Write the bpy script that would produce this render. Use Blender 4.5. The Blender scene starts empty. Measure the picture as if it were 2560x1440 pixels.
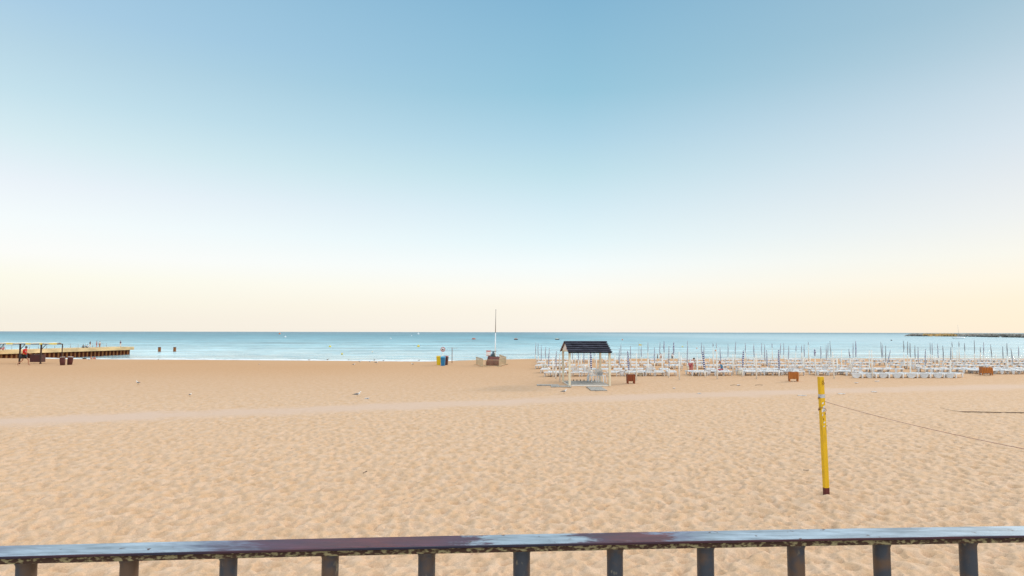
import bpy, math, random
import numpy as np
from mathutils import Vector, Matrix
R = math.radians
random.seed(7)
sc = bpy.context.scene

# ------------------------------------------------------------------ camera
FPX = 1600.0                      # focal length in pixels of the 2560 wide photo
CAMZ = 3.4
cam_d = bpy.data.cameras.new("camera")
cam = bpy.data.objects.new("camera", cam_d)
sc.collection.objects.link(cam)
cam_d.sensor_width = 36.0
cam_d.lens = FPX / 2560 * 36.0
cam_d.clip_start = 0.05
cam_d.clip_end = 60000
CM = Matrix.Translation((0, 0, CAMZ)) @ Matrix.Rotation(R(90) + math.atan(110.3 / FPX), 4, 'X') @ Matrix.Rotation(R(0.10), 4, 'Z')
cam.matrix_world = CM
sc.camera = cam

# ------------------------------------------------------------------ sky, sun, exposure
SUN_EL, SUN_AZ = 21.0, 52.0      # azimuth clockwise from +Y: out to the right, over the sea
w = bpy.data.worlds.new("World"); sc.world = w; w.use_nodes = True
nt = w.node_tree; N = nt.nodes; L = nt.links
for n in list(N): N.remove(n)
out = N.new('ShaderNodeOutputWorld'); bg = N.new('ShaderNodeBackground')
L.new(bg.outputs[0], out.inputs[0])
tc = N.new('ShaderNodeTexCoord'); sep = N.new('ShaderNodeSeparateXYZ')
L.new(tc.outputs['Generated'], sep.inputs[0])
def s2l(c):
    return tuple(((v / 255) / 12.92 if v / 255 <= 0.04045 else ((v / 255 + 0.055) / 1.055) ** 2.4) for v in c)
def ramp(stops, src):
    r = N.new('ShaderNodeValToRGB'); e = r.color_ramp.elements
    r.color_ramp.interpolation = 'CARDINAL' if False else 'LINEAR'
    while len(e) < len(stops): e.new(0.5)
    for i, (p, c) in enumerate(stops):
        e[i].position = p; e[i].color = (*s2l(c), 1)
    L.new(src, r.inputs[0]); return r
ZS = [0.0, .0176, .040, .0694, .0985, .1415, .184, .239, .292, .343, .392]
LEFT = list(zip(ZS, [(249, 241, 226), (250, 242, 227), (253, 248, 232), (255, 253, 238), (255, 255, 251), (248, 254, 255), (239, 246, 252), (219, 239, 245), (200, 228, 239), (187, 217, 233), (174, 208, 232)])) + [(.6, (135, 185, 215))]
RIGHT = list(zip(ZS, [(248, 234, 212), (249, 236, 212), (250, 238, 215), (250, 243, 226), (246, 244, 234), (237, 239, 238), (228, 233, 237), (214, 226, 236), (199, 217, 229), (180, 205, 220), (164, 195, 213)])) + [(.6, (130, 175, 203))]
MIDS = [(0.0, (251, 243, 232)), (.0145, (252, 245, 233)), (.039, (254, 247, 233)), (.0687, (255, 253, 245)), (.104, (246, 254, 254)), (.140, (231, 248, 252)), (.1925, (213, 237, 246)), (.244, (193, 226, 237)),
        (.294, (175, 214, 232)), (.358, (151, 200, 222)), (.472, (132, 183, 213)), (.7, (115, 168, 203))]
rl = ramp(LEFT, sep.outputs[2]); rm_ = ramp(MIDS, sep.outputs[2]); rr = ramp(RIGHT, sep.outputs[2])
def azmix(a0, a1, c1, c2):
    az = N.new('ShaderNodeMapRange'); az.inputs[1].default_value = a0; az.inputs[2].default_value = a1
    L.new(sep.outputs[0], az.inputs[0]); m_ = N.new('ShaderNodeMixRGB'); L.new(az.outputs[0], m_.inputs[0]); L.new(c1, m_.inputs[1]); L.new(c2, m_.inputs[2]); return m_
mx = azmix(.08, .68, azmix(-.66, .10, rl.outputs[0], rm_.outputs[0]).outputs[0], rr.outputs[0])
sky = N.new('ShaderNodeTexSky'); sky.sky_type = 'NISHITA'; sky.sun_disc = False
sky.sun_elevation = R(SUN_EL); sky.sun_rotation = R(SUN_AZ)
skm = N.new('ShaderNodeMixRGB'); skm.blend_type = 'MULTIPLY'; skm.inputs[0].default_value = 1
skm.inputs[2].default_value = (0.1, 0.1, 0.1, 1); L.new(sky.outputs[0], skm.inputs[1])
mx2 = N.new('ShaderNodeMixRGB'); mx2.inputs[0].default_value = 0.03
L.new(mx.outputs[0], mx2.inputs[1]); L.new(skm.outputs[0], mx2.inputs[2])
# glow added high overhead, above the frame, to brighten the sand
SUNV = Vector((math.sin(R(SUN_AZ)) * math.cos(R(SUN_EL)), math.cos(R(SUN_AZ)) * math.cos(R(SUN_EL)), math.sin(R(SUN_EL))))
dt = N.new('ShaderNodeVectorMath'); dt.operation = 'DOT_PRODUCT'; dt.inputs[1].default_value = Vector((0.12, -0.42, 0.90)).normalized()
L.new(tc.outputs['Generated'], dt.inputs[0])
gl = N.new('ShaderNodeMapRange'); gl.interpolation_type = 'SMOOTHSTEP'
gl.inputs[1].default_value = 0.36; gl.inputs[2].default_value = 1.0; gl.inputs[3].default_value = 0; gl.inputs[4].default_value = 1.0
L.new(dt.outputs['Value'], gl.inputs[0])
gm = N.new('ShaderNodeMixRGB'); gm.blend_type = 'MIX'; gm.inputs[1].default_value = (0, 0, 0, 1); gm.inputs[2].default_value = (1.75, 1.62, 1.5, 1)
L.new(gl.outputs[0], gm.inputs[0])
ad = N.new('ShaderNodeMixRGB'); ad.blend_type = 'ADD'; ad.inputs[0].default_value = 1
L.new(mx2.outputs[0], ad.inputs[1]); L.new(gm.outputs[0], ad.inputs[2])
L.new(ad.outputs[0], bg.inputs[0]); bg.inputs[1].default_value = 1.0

sd = bpy.data.lights.new("sun", 'SUN'); sd.energy = 1.85; sd.angle = R(9); sd.color = (1.0, 0.86, 0.68)
so = bpy.data.objects.new("sun", sd); sc.collection.objects.link(so)
so.rotation_euler = SUNV.to_track_quat('Z', 'Y').to_euler()
so.location = (30, -30, 20)
sc.view_settings.view_transform = 'Standard'; sc.view_settings.look = 'None'
sc.view_settings.exposure = 0.0; sc.view_settings.gamma = 1.0
try: sc.cycles.use_adaptive_sampling = True
except Exception: pass

# ------------------------------------------------------------------ helpers
C = sc.collection
def at(px, py, z=None, Y=None):
    """world point seen at photo pixel (px,py), on height z or at distance Y"""
    d = CM.to_3x3() @ Vector(((px - 1280) / FPX, -(py - 720) / FPX, -1))
    o = Vector((0, 0, CAMZ))
    t = (z - CAMZ) / d.z if z is not None else Y / d.y
    return o + d * t
def g(px, py): return at(px, py, z=0.0)

class MB:
    def __init__(s): s.v = []; s.f = []; s.sm = []
    def add(s, vs, fs, smooth=False, M=None):
        b = len(s.v)
        s.v += [tuple((M @ Vector(p)) if M else p) for p in vs]
        s.f += [tuple(b + i for i in f) for f in fs]; s.sm += [smooth] * len(fs)
    def box(s, c, d, M=None, taper=1.0, bevel=0):
        x, y, z = [k / 2 for k in d]; t = taper
        P = [(-x, -y, -z), (x, -y, -z), (x, y, -z), (-x, y, -z), (-x * t, -y * t, z), (x * t, -y * t, z), (x * t, y * t, z), (-x * t, y * t, z)]
        P = [(p[0] + c[0], p[1] + c[1], p[2] + c[2]) for p in P]
        s.add(P, [(3, 2, 1, 0), (4, 5, 6, 7), (0, 1, 5, 4), (1, 2, 6, 5), (2, 3, 7, 6), (3, 0, 4, 7)], False, M)
    def beam(s, a, b, wd, th):
        a = Vector(a); b = Vector(b); d = b - a
        q = d.to_track_quat('Z', 'Y').to_matrix().to_4x4(); M = Matrix.Translation((a + b) / 2) @ q
        s.box((0, 0, 0), (wd, th, d.length), M)
    def loft(s, pts, rad, n=8, cap=True, smooth=True, star=0, up=None, M=None):
        """tube through pts; rad = number or (rx,ry) per point"""
        pts = [Vector(p) for p in pts]; V = []; F = []
        for i, p in enumerate(pts):
            if i == 0: t = pts[1] - pts[0]
            elif i == len(pts) - 1: t = pts[-1] - pts[-2]
            else: t = pts[i + 1] - pts[i - 1]
            t.normalize()
            u = Vector(up) if up else (Vector((0, 0, 1)) if abs(t.z) < 0.9 else Vector((0, 1, 0)))
            a = t.cross(u).normalized(); b = a.cross(t).normalized()
            r = rad[i] if isinstance(rad, (list, tuple)) else rad
            rx, ry = r if isinstance(r, (list, tuple)) else (r, r)
            for k in range(n):
                th = 2 * math.pi * k / n; m = 1 - star * (k % 2)
                V.append(tuple(p + a * (math.cos(th) * rx * m) + b * (math.sin(th) * ry * m)))
        for i in range(len(pts) - 1):
            for k in range(n):
                k2 = (k + 1) % n
                F.append((i * n + k, i * n + k2, (i + 1) * n + k2, (i + 1) * n + k))
        if cap:
            F.append(tuple(range(n - 1, -1, -1))); F.append(tuple((len(pts) - 1) * n + k for k in range(n)))
        s.add(V, F, smooth, M)
    def cyl(s, a, b, r, r2=None, n=10): s.loft([a, b], [r, r if r2 is None else r2], n)
    def ball(s, c, r, n=8, m=6, M=None):
        rx, ry, rz = r if isinstance(r, (list, tuple)) else (r, r, r)
        V = []; F = []
        for i in range(m + 1):
            ph = math.pi * i / m
            for k in range(n):
                th = 2 * math.pi * k / n
                V.append((c[0] + rx * math.sin(ph) * math.cos(th), c[1] + ry * math.sin(ph) * math.sin(th), c[2] + rz * math.cos(ph)))
        for i in range(m):
            for k in range(n):
                k2 = (k + 1) % n; F.append((i * n + k, (i + 1) * n + k, (i + 1) * n + k2, i * n + k2))
        s.add(V, F, True, M)
    def mesh(s, name, m):
        me = bpy.data.meshes.new(name); me.from_pydata(s.v, [], s.f)
        me.polygons.foreach_set('use_smooth', s.sm)
        if m: me.materials.append(m)
        me.update(); return me
    def build(s, name, m, parent=None, loc=None):
        o = bpy.data.objects.new(name, s.mesh(name, m)); C.objects.link(o)
        if parent: o.parent = parent
        if loc is not None: o.location = loc
        return o
def tag(o, label=None, cat=None, group=None, kind=None):
    if label: o['label'] = label
    if cat: o['category'] = cat
    if group: o['group'] = group
    if kind: o['kind'] = kind
    return o
def empty(name, loc, rz=0, label=None, cat=None, group=None):
    o = bpy.data.objects.new(name, None); C.objects.link(o); o.location = loc; o.rotation_euler = (0, 0, rz)
    o.empty_display_size = 0.2
    return tag(o, label, cat, group)
KIDS = {}
def copy_tree(o, parent=None):
    c = o.copy(); C.objects.link(c)
    if parent: c.parent = parent
    for ch in list(o.children): copy_tree(ch, c)
    return c
ONES = "zeroth first second third fourth fifth sixth seventh eighth ninth tenth eleventh twelfth thirteenth fourteenth fifteenth sixteenth seventeenth eighteenth nineteenth".split()
def ordw(n):
    if n < 20: return ONES[n]
    t = {2: ('twentieth', 'twenty'), 3: ('thirtieth', 'thirty'), 4: ('fortieth', 'forty'), 5: ('fiftieth', 'fifty'), 6: ('sixtieth', 'sixty')}[n // 10]
    return t[0] if n % 10 == 0 else t[1] + '-' + ONES[n % 10]

# ------------------------------------------------------------------ materials
def mat(name, col, rough=0.6, var=0.0, vs=5.0, col2=None, thr=None, bump=0.0, bs=60.0, metal=0.0, spec=0.5, stretch=None):
    """principled with procedural variation: noise brightness (var), or a second colour where noise passes thr"""
    m = bpy.data.materials.new(name); m.use_nodes = True
    n = m.node_tree.nodes; l = m.node_tree.links; b = n['Principled BSDF']
    b.inputs['Roughness'].default_value = rough; b.inputs['Metallic'].default_value = metal
    b.inputs['Specular IOR Level'].default_value = spec
    t = n.new('ShaderNodeTexCoord'); mp = n.new('ShaderNodeMapping'); l.new(t.outputs['Object'], mp.inputs[0])
    if stretch: mp.inputs['Scale'].default_value = stretch
    nz = n.new('ShaderNodeTexNoise'); nz.inputs['Scale'].default_value = vs; nz.inputs['Detail'].default_value = 6
    l.new(mp.outputs[0], nz.inputs[0])
    mr = n.new('ShaderNodeMapRange')
    a = thr if thr else (0.3, 0.7)
    mr.inputs[1].default_value, mr.inputs[2].default_value = a
    l.new(nz.outputs[0], mr.inputs[0])
    mixn = n.new('ShaderNodeMixRGB'); l.new(mr.outputs[0], mixn.inputs[0])
    c2 = col2 if col2 else tuple(v * (1 - var) for v in col)
    c1 = col if col2 else tuple(min(1, v * (1 + var * 0.5)) for v in col)
    mixn.inputs[1].default_value = (*c1, 1); mixn.inputs[2].default_value = (*c2, 1)
    l.new(mixn.outputs[0], b.inputs['Base Color'])
    if bump:
        n2 = n.new('ShaderNodeTexNoise'); n2.inputs['Scale'].default_value = bs; n2.inputs['Detail'].default_value = 4
        l.new(mp.outputs[0], n2.inputs[0])
        bp = n.new('ShaderNodeBump'); bp.inputs['Distance'].default_value = bump; l.new(n2.outputs[0], bp.inputs['Height'])
        l.new(bp.outputs[0], b.inputs['Normal'])
    return m
M = dict(
    white=mat('white_plastic', (0.76, 0.78, 0.80), 0.45, 0.12, 3),
    whitepole=mat('white_painted_pole', (0.78, 0.76, 0.71), 0.5, 0.15, 4),
    cream=mat('cream_painted_wood', (0.74, 0.66, 0.50), 0.6, 0.15, 3, stretch=(3, 3, .4)),
    greypaint=mat('grey_deck_boards', (0.40, 0.37, 0.33), 0.8, 0.3, 6),
    wood=mat('oiled_orange_wood', (0.25, 0.050, 0.008), 0.55, 0.45, 7, stretch=(4, 4, .4)),
    woodlight=mat('light_orange_wood', (0.44, 0.135, 0.015), 0.55, 0.4, 7, stretch=(4, 4, .4)),
    darkwood=mat('dark_brown_wood', (0.035, 0.010, 0.006), 0.6, 0.4, 5),
    maroon=mat('dark_maroon', (0.055, 0.004, 0.005), 0.5, 0.3, 4),
    brown=mat('rusty_brown_metal', (0.16, 0.05, 0.02), 0.7, 0.5, 4),
    slate=mat('blue_black_shingle', (0.060, 0.058, 0.088), 0.8, 0.5, 9, bump=.01, bs=30),
    gable=mat('gable_board', (0.70, 0.62, 0.58), 0.6, 0.1, 3),
    yellow=mat('yellow_paint', (0.70, 0.42, 0.003), 0.5, vs=7, col2=(0.42, 0.25, 0.02), thr=(.55, .75), stretch=(2, 2, .6)),
    yellowbin=mat('yellow_bin', (0.62, 0.44, 0.006), 0.4, 0.1, 3),
    bluebin=mat('blue_bin', (0.006, 0.155, 0.34), 0.4, 0.1, 3),
    red=mat('red_cloth', (0.55, 0.012, 0.01), 0.7, 0.2, 6),
    skin=mat('skin', (0.42, 0.20, 0.12), 0.6, 0.1, 5),
    black=mat('black_cloth', (0.015, 0.015, 0.02), 0.7, 0.2, 6),
    hair=mat('dark_hair', (0.02, 0.012, 0.01), 0.6),
    redhair=mat('reddish_hair', (0.22, 0.06, 0.02), 0.6),
    whitecloth=mat('white_cloth', (0.72, 0.70, 0.70), 0.8, 0.1, 6),
    bluecloth=mat('blue_cloth', (0.05, 0.20, 0.33), 0.8, 0.1, 6),
    tealcloth=mat('teal_cloth', (0.03, 0.12, 0.14), 0.8, 0.1, 6),
    pinkcloth=mat('pink_red_cloth', (0.50, 0.12, 0.12), 0.8, 0.1, 6),
    concrete=mat('pier_concrete', (0.68, 0.48, 0.25), 0.8, 0.40, .35, bump=.02, bs=5, stretch=(1, .5, 2)),
    rustpile=mat('rusty_sheet_pile', (0.15, 0.032, 0.008), 0.85, 0.55, 1.2, bump=.03, bs=4, stretch=(1, 1, .5)),
    ochre=mat('ochre_rust', (0.22, 0.085, 0.018), 0.85, 0.4, 1.2),
    steel=mat('grey_steel', (0.35, 0.36, 0.38), 0.4, 0.2, 4, metal=.4),
    canvas=mat('cream_canvas', (0.78, 0.72, 0.58), 0.8, 0.12, 1.5),
    yellowtape=mat('yellow_marking', (0.72, 0.55, 0.05), 0.6, 0.1, 3),
    tarp=mat('brown_red_tarp', (0.13, 0.030, 0.018), 0.6, 0.5, 4, bump=.03, bs=6),
    darkgreen=mat('dark_green_hull', (0.004, 0.022, 0.018), 0.5, 0.2, 4),
    bluegrey=mat('blue_grey_stripe', (0.16, 0.22, 0.32), 0.4, 0.2, 4),
    barrier=mat('yellowed_steel_bars', (0.50, 0.39, 0.24), 0.5, 0.2, 3),
    gullwhite=mat('white_feathers', (0.75, 0.74, 0.72), 0.8, 0.08, 20),
    gullgrey=mat('grey_feathers', (0.20, 0.19, 0.19), 0.8, 0.4, 20),
    gullbrown=mat('brown_feathers', (0.12, 0.085, 0.06), 0.8, 0.4, 25),
    gulltail=mat('black_feathers', (0.02, 0.02, 0.02), 0.8),
    beak=mat('yellow_beak', (0.45, 0.25, 0.03), 0.5),
    orange=mat('orange_buoy', (0.65, 0.22, 0.10), 0.4, 0.1, 2),
    rock=mat('breakwater_rock', (0.38, 0.33, 0.28), 0.9, 0.5, .08, bump=.3, bs=.5),
    sunlitrock=mat('golden_rock', (0.55, 0.34, 0.14), 0.9, 0.3, .08, bump=.3, bs=.5),  # the same rock with warm sunlight put into its colour
    tape=mat('silver_tape', (0.50, 0.50, 0.52), 0.3, 0.3, 30),
    sticker=mat('torn_white_sticker', (0.70, 0.68, 0.66), 0.6, 0.25, 40),
    rope=mat('dull_red_rope', (0.26, 0.12, 0.12), 0.9, 0.3, 20),
    twig=mat('dry_twig', (0.16, 0.11, 0.07), 0.9, 0.3, 20),
    slab=mat('promenade_stone', (0.38, 0.34, 0.30), 0.85, 0.2, 1.5, bump=.01, bs=20),
)

# striped umbrella fabric: bands run round the folded cloth
def stripes(name, period, dark, light):
    m = bpy.data.materials.new(name); m.use_nodes = True
    n = m.node_tree.nodes; l = m.node_tree.links; b = n['Principled BSDF']; b.inputs['Roughness'].default_value = .8
    t = n.new('ShaderNodeTexCoord'); s_ = n.new('ShaderNodeSeparateXYZ'); l.new(t.outputs['Object'], s_.inputs[0])
    nz = n.new('ShaderNodeTexNoise'); nz.inputs['Scale'].default_value = 8; l.new(t.outputs['Object'], nz.inputs[0])
    a = n.new('ShaderNodeMath'); a.operation = 'MULTIPLY_ADD'; l.new(nz.outputs[0], a.inputs[0]); a.inputs[1].default_value = .08; l.new(s_.outputs[2], a.inputs[2])
    b1 = n.new('ShaderNodeMath'); b1.operation = 'MULTIPLY_ADD'; l.new(s_.outputs[0], b1.inputs[0]); b1.inputs[1].default_value = .25; l.new(a.outputs[0], b1.inputs[2])
    d = n.new('ShaderNodeMath'); d.operation = 'DIVIDE'; l.new(b1.outputs[0], d.inputs[0]); d.inputs[1].default_value = period
    f = n.new('ShaderNodeMath'); f.operation = 'FRACT'; l.new(d.outputs[0], f.inputs[0])
    gth = n.new('ShaderNodeMath'); gth.operation = 'GREATER_THAN'; l.new(f.outputs[0], gth.inputs[0]); gth.inputs[1].default_value = .40
    x = n.new('ShaderNodeMixRGB'); l.new(gth.outputs[0], x.inputs[0]); x.inputs[1].default_value = (*light, 1); x.inputs[2].default_value = (*dark, 1)
    l.new(x.outputs[0], b.inputs['Base Color']); return m
M['stripe'] = stripes('blue_white_striped_cloth', .12, (0.13, 0.16, 0.25), (0.66, 0.68, 0.73))
M['stripewide'] = stripes('blue_white_wide_striped_cloth', .15, (0.05, 0.07, 0.20), (0.70, 0.71, 0.78))
M['plainblue'] = mat('slate_blue_cloth', (0.30, 0.35, 0.40), .8, .3, 6)

# ------------------------------------------------------------------ shoreline
SEA = -3.1; FALL = 0.05
SHORE_PX = [(-900, 893), (-400, 894), (0, 895.5), (105, 896.5), (250, 898), (400, 899), (700, 901), (850, 902), (1000, 903.5), (1060, 904), (1120, 902.5), (1190, 900), (1330, 897.2),
            (1500, 896.5), (1800, 896.5), (2000, 896.5), (2300, 896), (2560, 896.5), (3000, 897), (3500, 898)]
sp = [at(x, y, z=0.0) for x, y in SHORE_PX]   # crest of the beach; beyond it the sand falls to the water
SX = np.array([p.x for p in sp]); SY = np.array([p.y for p in sp])
def shore(x): return np.interp(x, SX, SY)
def sandz(x, y): return -FALL * max(0.0, y - float(shore(x)))
WL = -SEA / FALL                   # distance from the crest to the water

# packed track of smooth pale sand
TR_PX = [(-700, 1092, 44), (0, 1056, 38), (320, 1043, 33), (640, 1030, 29), (1000, 1015, 25), (1400, 999, 22), (1800, 986, 19), (2150, 976, 16), (2560, 966, 15), (3200, 955, 14)]
tp = [(g(x, y), g(x, y + h / 2).y, g(x, y - h / 2).y) for x, y, h in TR_PX]
TX = np.array([t[0].x for t in tp]); TY = np.array([t[0].y for t in tp]); TW = np.array([(t[2] - t[1]) / 2 for t in tp])

# ------------------------------------------------------------------ beach
def hsh(i, j, k):
    h = np.sin(i * 127.1 + j * 311.7 + k * 74.7) * 43758.5453
    return h - np.floor(h)
def worley(x, y, cell, seed, rot=0.0, asp=1.0):
    c, s_ = math.cos(rot), math.sin(rot)
    u = (x * c + y * s_) / cell; v = (-x * s_ + y * c) / (cell * asp)
    iu = np.floor(u); iv = np.floor(v)
    f1 = np.full(x.shape, 9.0); f2 = np.full(x.shape, 9.0); dep = np.zeros(x.shape)
    for a in (-1, 0, 1):
        for b in (-1, 0, 1):
            ci = iu + a; cj = iv + b
            px = ci + .5 + .85 * (hsh(ci, cj, seed) - .5); py = cj + .5 + .85 * (hsh(ci, cj, seed + 5) - .5)
            sc_ = .75 + .5 * hsh(ci, cj, seed + 9)
            d = ((u - px) ** 2 + (v - py) ** 2) * sc_
            closer = d < f1
            f2 = np.where(closer, f1, np.minimum(f2, d)); dep = np.where(closer, hsh(ci, cj, seed + 13), dep); f1 = np.where(closer, d, f1)
    return f1, f2, dep
def vnoise(x, y, cell, seed):
    u = x / cell; v = y / cell; iu = np.floor(u); iv = np.floor(v); fu = u - iu; fv = v - iv
    fu = fu * fu * (3 - 2 * fu); fv = fv * fv * (3 - 2 * fv)
    return ((hsh(iu, iv, seed) * (1 - fu) + hsh(iu + 1, iv, seed) * fu) * (1 - fv) + (hsh(iu, iv + 1, seed) * (1 - fu) + hsh(iu + 1, iv + 1, seed) * fu) * fv) - .5
def grid_mesh(name, X, Y, Z, m, attrs={}):
    ny, nx = X.shape
    co = np.stack([X, Y, Z], -1).reshape(-1, 3).astype(np.float32)
    idx = np.arange(ny * nx, dtype=np.int32).reshape(ny, nx)
    q = np.stack([idx[:-1, :-1], idx[:-1, 1:], idx[1:, 1:], idx[1:, :-1]], -1).reshape(-1)
    me = bpy.data.meshes.new(name); nf = (ny - 1) * (nx - 1)
    me.vertices.add(ny * nx); me.vertices.foreach_set('co', co.ravel())
    me.loops.add(nf * 4); me.loops.foreach_set('vertex_index', q)
    me.polygons.add(nf); me.polygons.foreach_set('loop_start', np.arange(0, nf * 4, 4, dtype=np.int32))
    me.polygons.foreach_set('loop_total', np.full(nf, 4, dtype=np.int32)) if False else None
    me.update(calc_edges=True)
    me.polygons.foreach_set('use_smooth', np.ones(nf, dtype=bool))
    for k, a in attrs.items():
        at_ = me.attributes.new(k, 'FLOAT', 'POINT'); at_.data.foreach_set('value', a.astype(np.float32).ravel())
    me.materials.append(m)
    o = bpy.data.objects.new(name, me); C.objects.link(o); return o

SANDAMP = .128
def sand_mat():
    m = bpy.data.materials.new('beach_sand'); m.use_nodes = True
    n = m.node_tree.nodes; l = m.node_tree.links; b = n['Principled BSDF']
    b.inputs['Roughness'].default_value = .95; b.inputs['Specular IOR Level'].default_value = .15
    t = n.new('ShaderNodeTexCoord')
    def noise(scale, det=5, st=None):
        z = n.new('ShaderNodeTexNoise'); z.inputs['Scale'].default_value = scale; z.inputs['Detail'].default_value = det
        if st:
            mp = n.new('ShaderNodeMapping'); mp.inputs['Scale'].default_value = st; l.new(t.outputs['Object'], mp.inputs[0]); l.new(mp.outputs[0], z.inputs[0])
        else: l.new(t.outputs['Object'], z.inputs[0])
        return z
    def mix(f, a, c, bt='MIX'):
        x = n.new('ShaderNodeMixRGB'); x.blend_type = bt
        for i, v in ((0, f), (1, a), (2, c)):
            if isinstance(v, (tuple, float)): x.inputs[i].default_value = (*v, 1) if isinstance(v, tuple) else v
            else: l.new(v, x.inputs[i])
        return x.outputs[0]
    big = noise(.25, 4); mid = noise(3.4, 6, (1, .7, 1)); fine = noise(45, 3)
    c0 = mix(big.outputs[0], (0.570, 0.380, 0.238), (0.535, 0.338, 0.195))
    mr = n.new('ShaderNodeMapRange'); mr.inputs[1].default_value = .35; mr.inputs[2].default_value = .65; l.new(mid.outputs[0], mr.inputs[0])
    c1 = mix(mr.outputs[0], c0, (0.610, 0.425, 0.290))
    a1 = n.new('ShaderNodeAttribute'); a1.attribute_name = 'packed'
    c2 = mix(a1.outputs['Fac'], c1, (0.590, 0.428, 0.330))
    a2 = n.new('ShaderNodeAttribute'); a2.attribute_name = 'damp'
    c3 = mix(a2.outputs['Fac'], c2, (0.520, 0.295, 0.150))
    a3 = n.new('ShaderNodeAttribute'); a3.attribute_name = 'wet'
    c3 = mix(a3.outputs['Fac'], c3, (0.30, 0.17, 0.09))
    spk = n.new('ShaderNodeMapRange'); spk.inputs[1].default_value = .30; spk.inputs[2].default_value = .70; spk.inputs[3].default_value = .86; spk.inputs[4].default_value = 1.08
    l.new(fine.outputs[0], spk.inputs[0])
    c4 = mix(1.0, c3, spk.outputs[0], 'MULTIPLY')
    l.new(c4, b.inputs['Base Color'])
    # small lumps the mesh does not carry; larger ones further away
    bn = noise(9, 3); bn2 = noise(2.6, 3)
    sm = n.new('ShaderNodeMath'); sm.operation = 'ADD'; l.new(bn.outputs[0], sm.inputs[0]); l.new(bn2.outputs[0], sm.inputs[1])
    inv = n.new('ShaderNodeMath'); inv.operation = 'MULTIPLY_ADD'; l.new(a1.outputs['Fac'], inv.inputs[0]); inv.inputs[1].default_value = -.8; inv.inputs[2].default_value = 1.0
    bp = n.new('ShaderNodeBump'); bp.inputs['Distance'].default_value = .005; l.new(sm.outputs[0], bp.inputs['Height']); l.new(inv.outputs[0], bp.inputs['Strength'])
    bp2 = n.new('ShaderNodeBump'); bp2.inputs['Distance'].default_value = .004; bp2.inputs['Strength'].default_value = .6
    l.new(fine.outputs[0], bp2.inputs['Height']); l.new(bp.outputs[0], bp2.inputs['Normal']); l.new(bp2.outputs[0], b.inputs['Normal'])
    return m
ny, nx = 1450, 1150
ty = np.linspace(0, 1, ny)
yy = 1.95 + 5.2 * (np.exp(ty * math.log(1 + 175 / 5.2)) - 1)
uu = np.linspace(-1, 1, nx); uu = np.sign(uu) * (0.78 * np.abs(uu) + 0.22 * np.abs(uu) ** 4) 
X = uu[None, :] * (1.05 * yy[:, None] + 5); Y = np.repeat(yy[:, None], nx, 1)
wx = X + .05 * vnoise(X, Y, .28, 21); wy = Y + .05 * vnoise(X, Y, .33, 23)
f1, f2, dp = worley(wx, wy, .24, 3, .3, .72)
g1, g2, dg = worley(wx + 9, wy + 4, .155, 31, -.5, .8)
k1, k2, dk = worley(wx + 3, wy + 7, .44, 57, .9, .7)
h = -SANDAMP * (.15 + .95 * dp) * np.exp(-f1 / .13) - .36 * SANDAMP * dg * np.exp(-g1 / .11) - .45 * SANDAMP * dk * np.exp(-k1 / .09)
h += .022 * vnoise(X, Y, .38, 45) + .03 * vnoise(X, Y, 2.3, 41) + .018 * vnoise(X, Y, .9, 42) + .0015 * vnoise(X, Y, .06, 43)
h += .030
tcy = np.interp(X, TX, TY); tw = np.interp(X, TX, TW)
edge = .35 * tw * (vnoise(X, Y, 2.2, 51) * 1.2 + vnoise(X, Y, .8, 52))
pk = np.clip((tw * 1.12 - np.abs(Y - tcy) + edge) / (.95 * tw), 0, 1); pk = pk * pk * (3 - 2 * pk)
S = shore(X)
far = np.clip((Y - 14) / 26, 0, 1)
h = h * (1 - .88 * pk) * (1 - .75 * far)
back = np.clip((S - Y) / 5.0, 0, 1)              # beach face down to the water
h = h * np.clip((S - Y) / 6, .1, 1) + np.where(Y < S, 0, -(Y - S) * FALL)
damp = np.clip((Y - 30) / 32, 0, 1) * (.85 + .3 * vnoise(X, Y, 9, 61)) * (1 - .6 * pk)
wet = np.clip((Y - S - WL + 6) / 5, 0, 1)
beach = grid_mesh('beach', X, Y, h, sand_mat(), dict(packed=pk * (.72 + .35 * vnoise(X, Y, 3.1, 81)), damp=np.clip(damp, 0, 1), wet=wet))
tag(beach, kind='structure')

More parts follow.
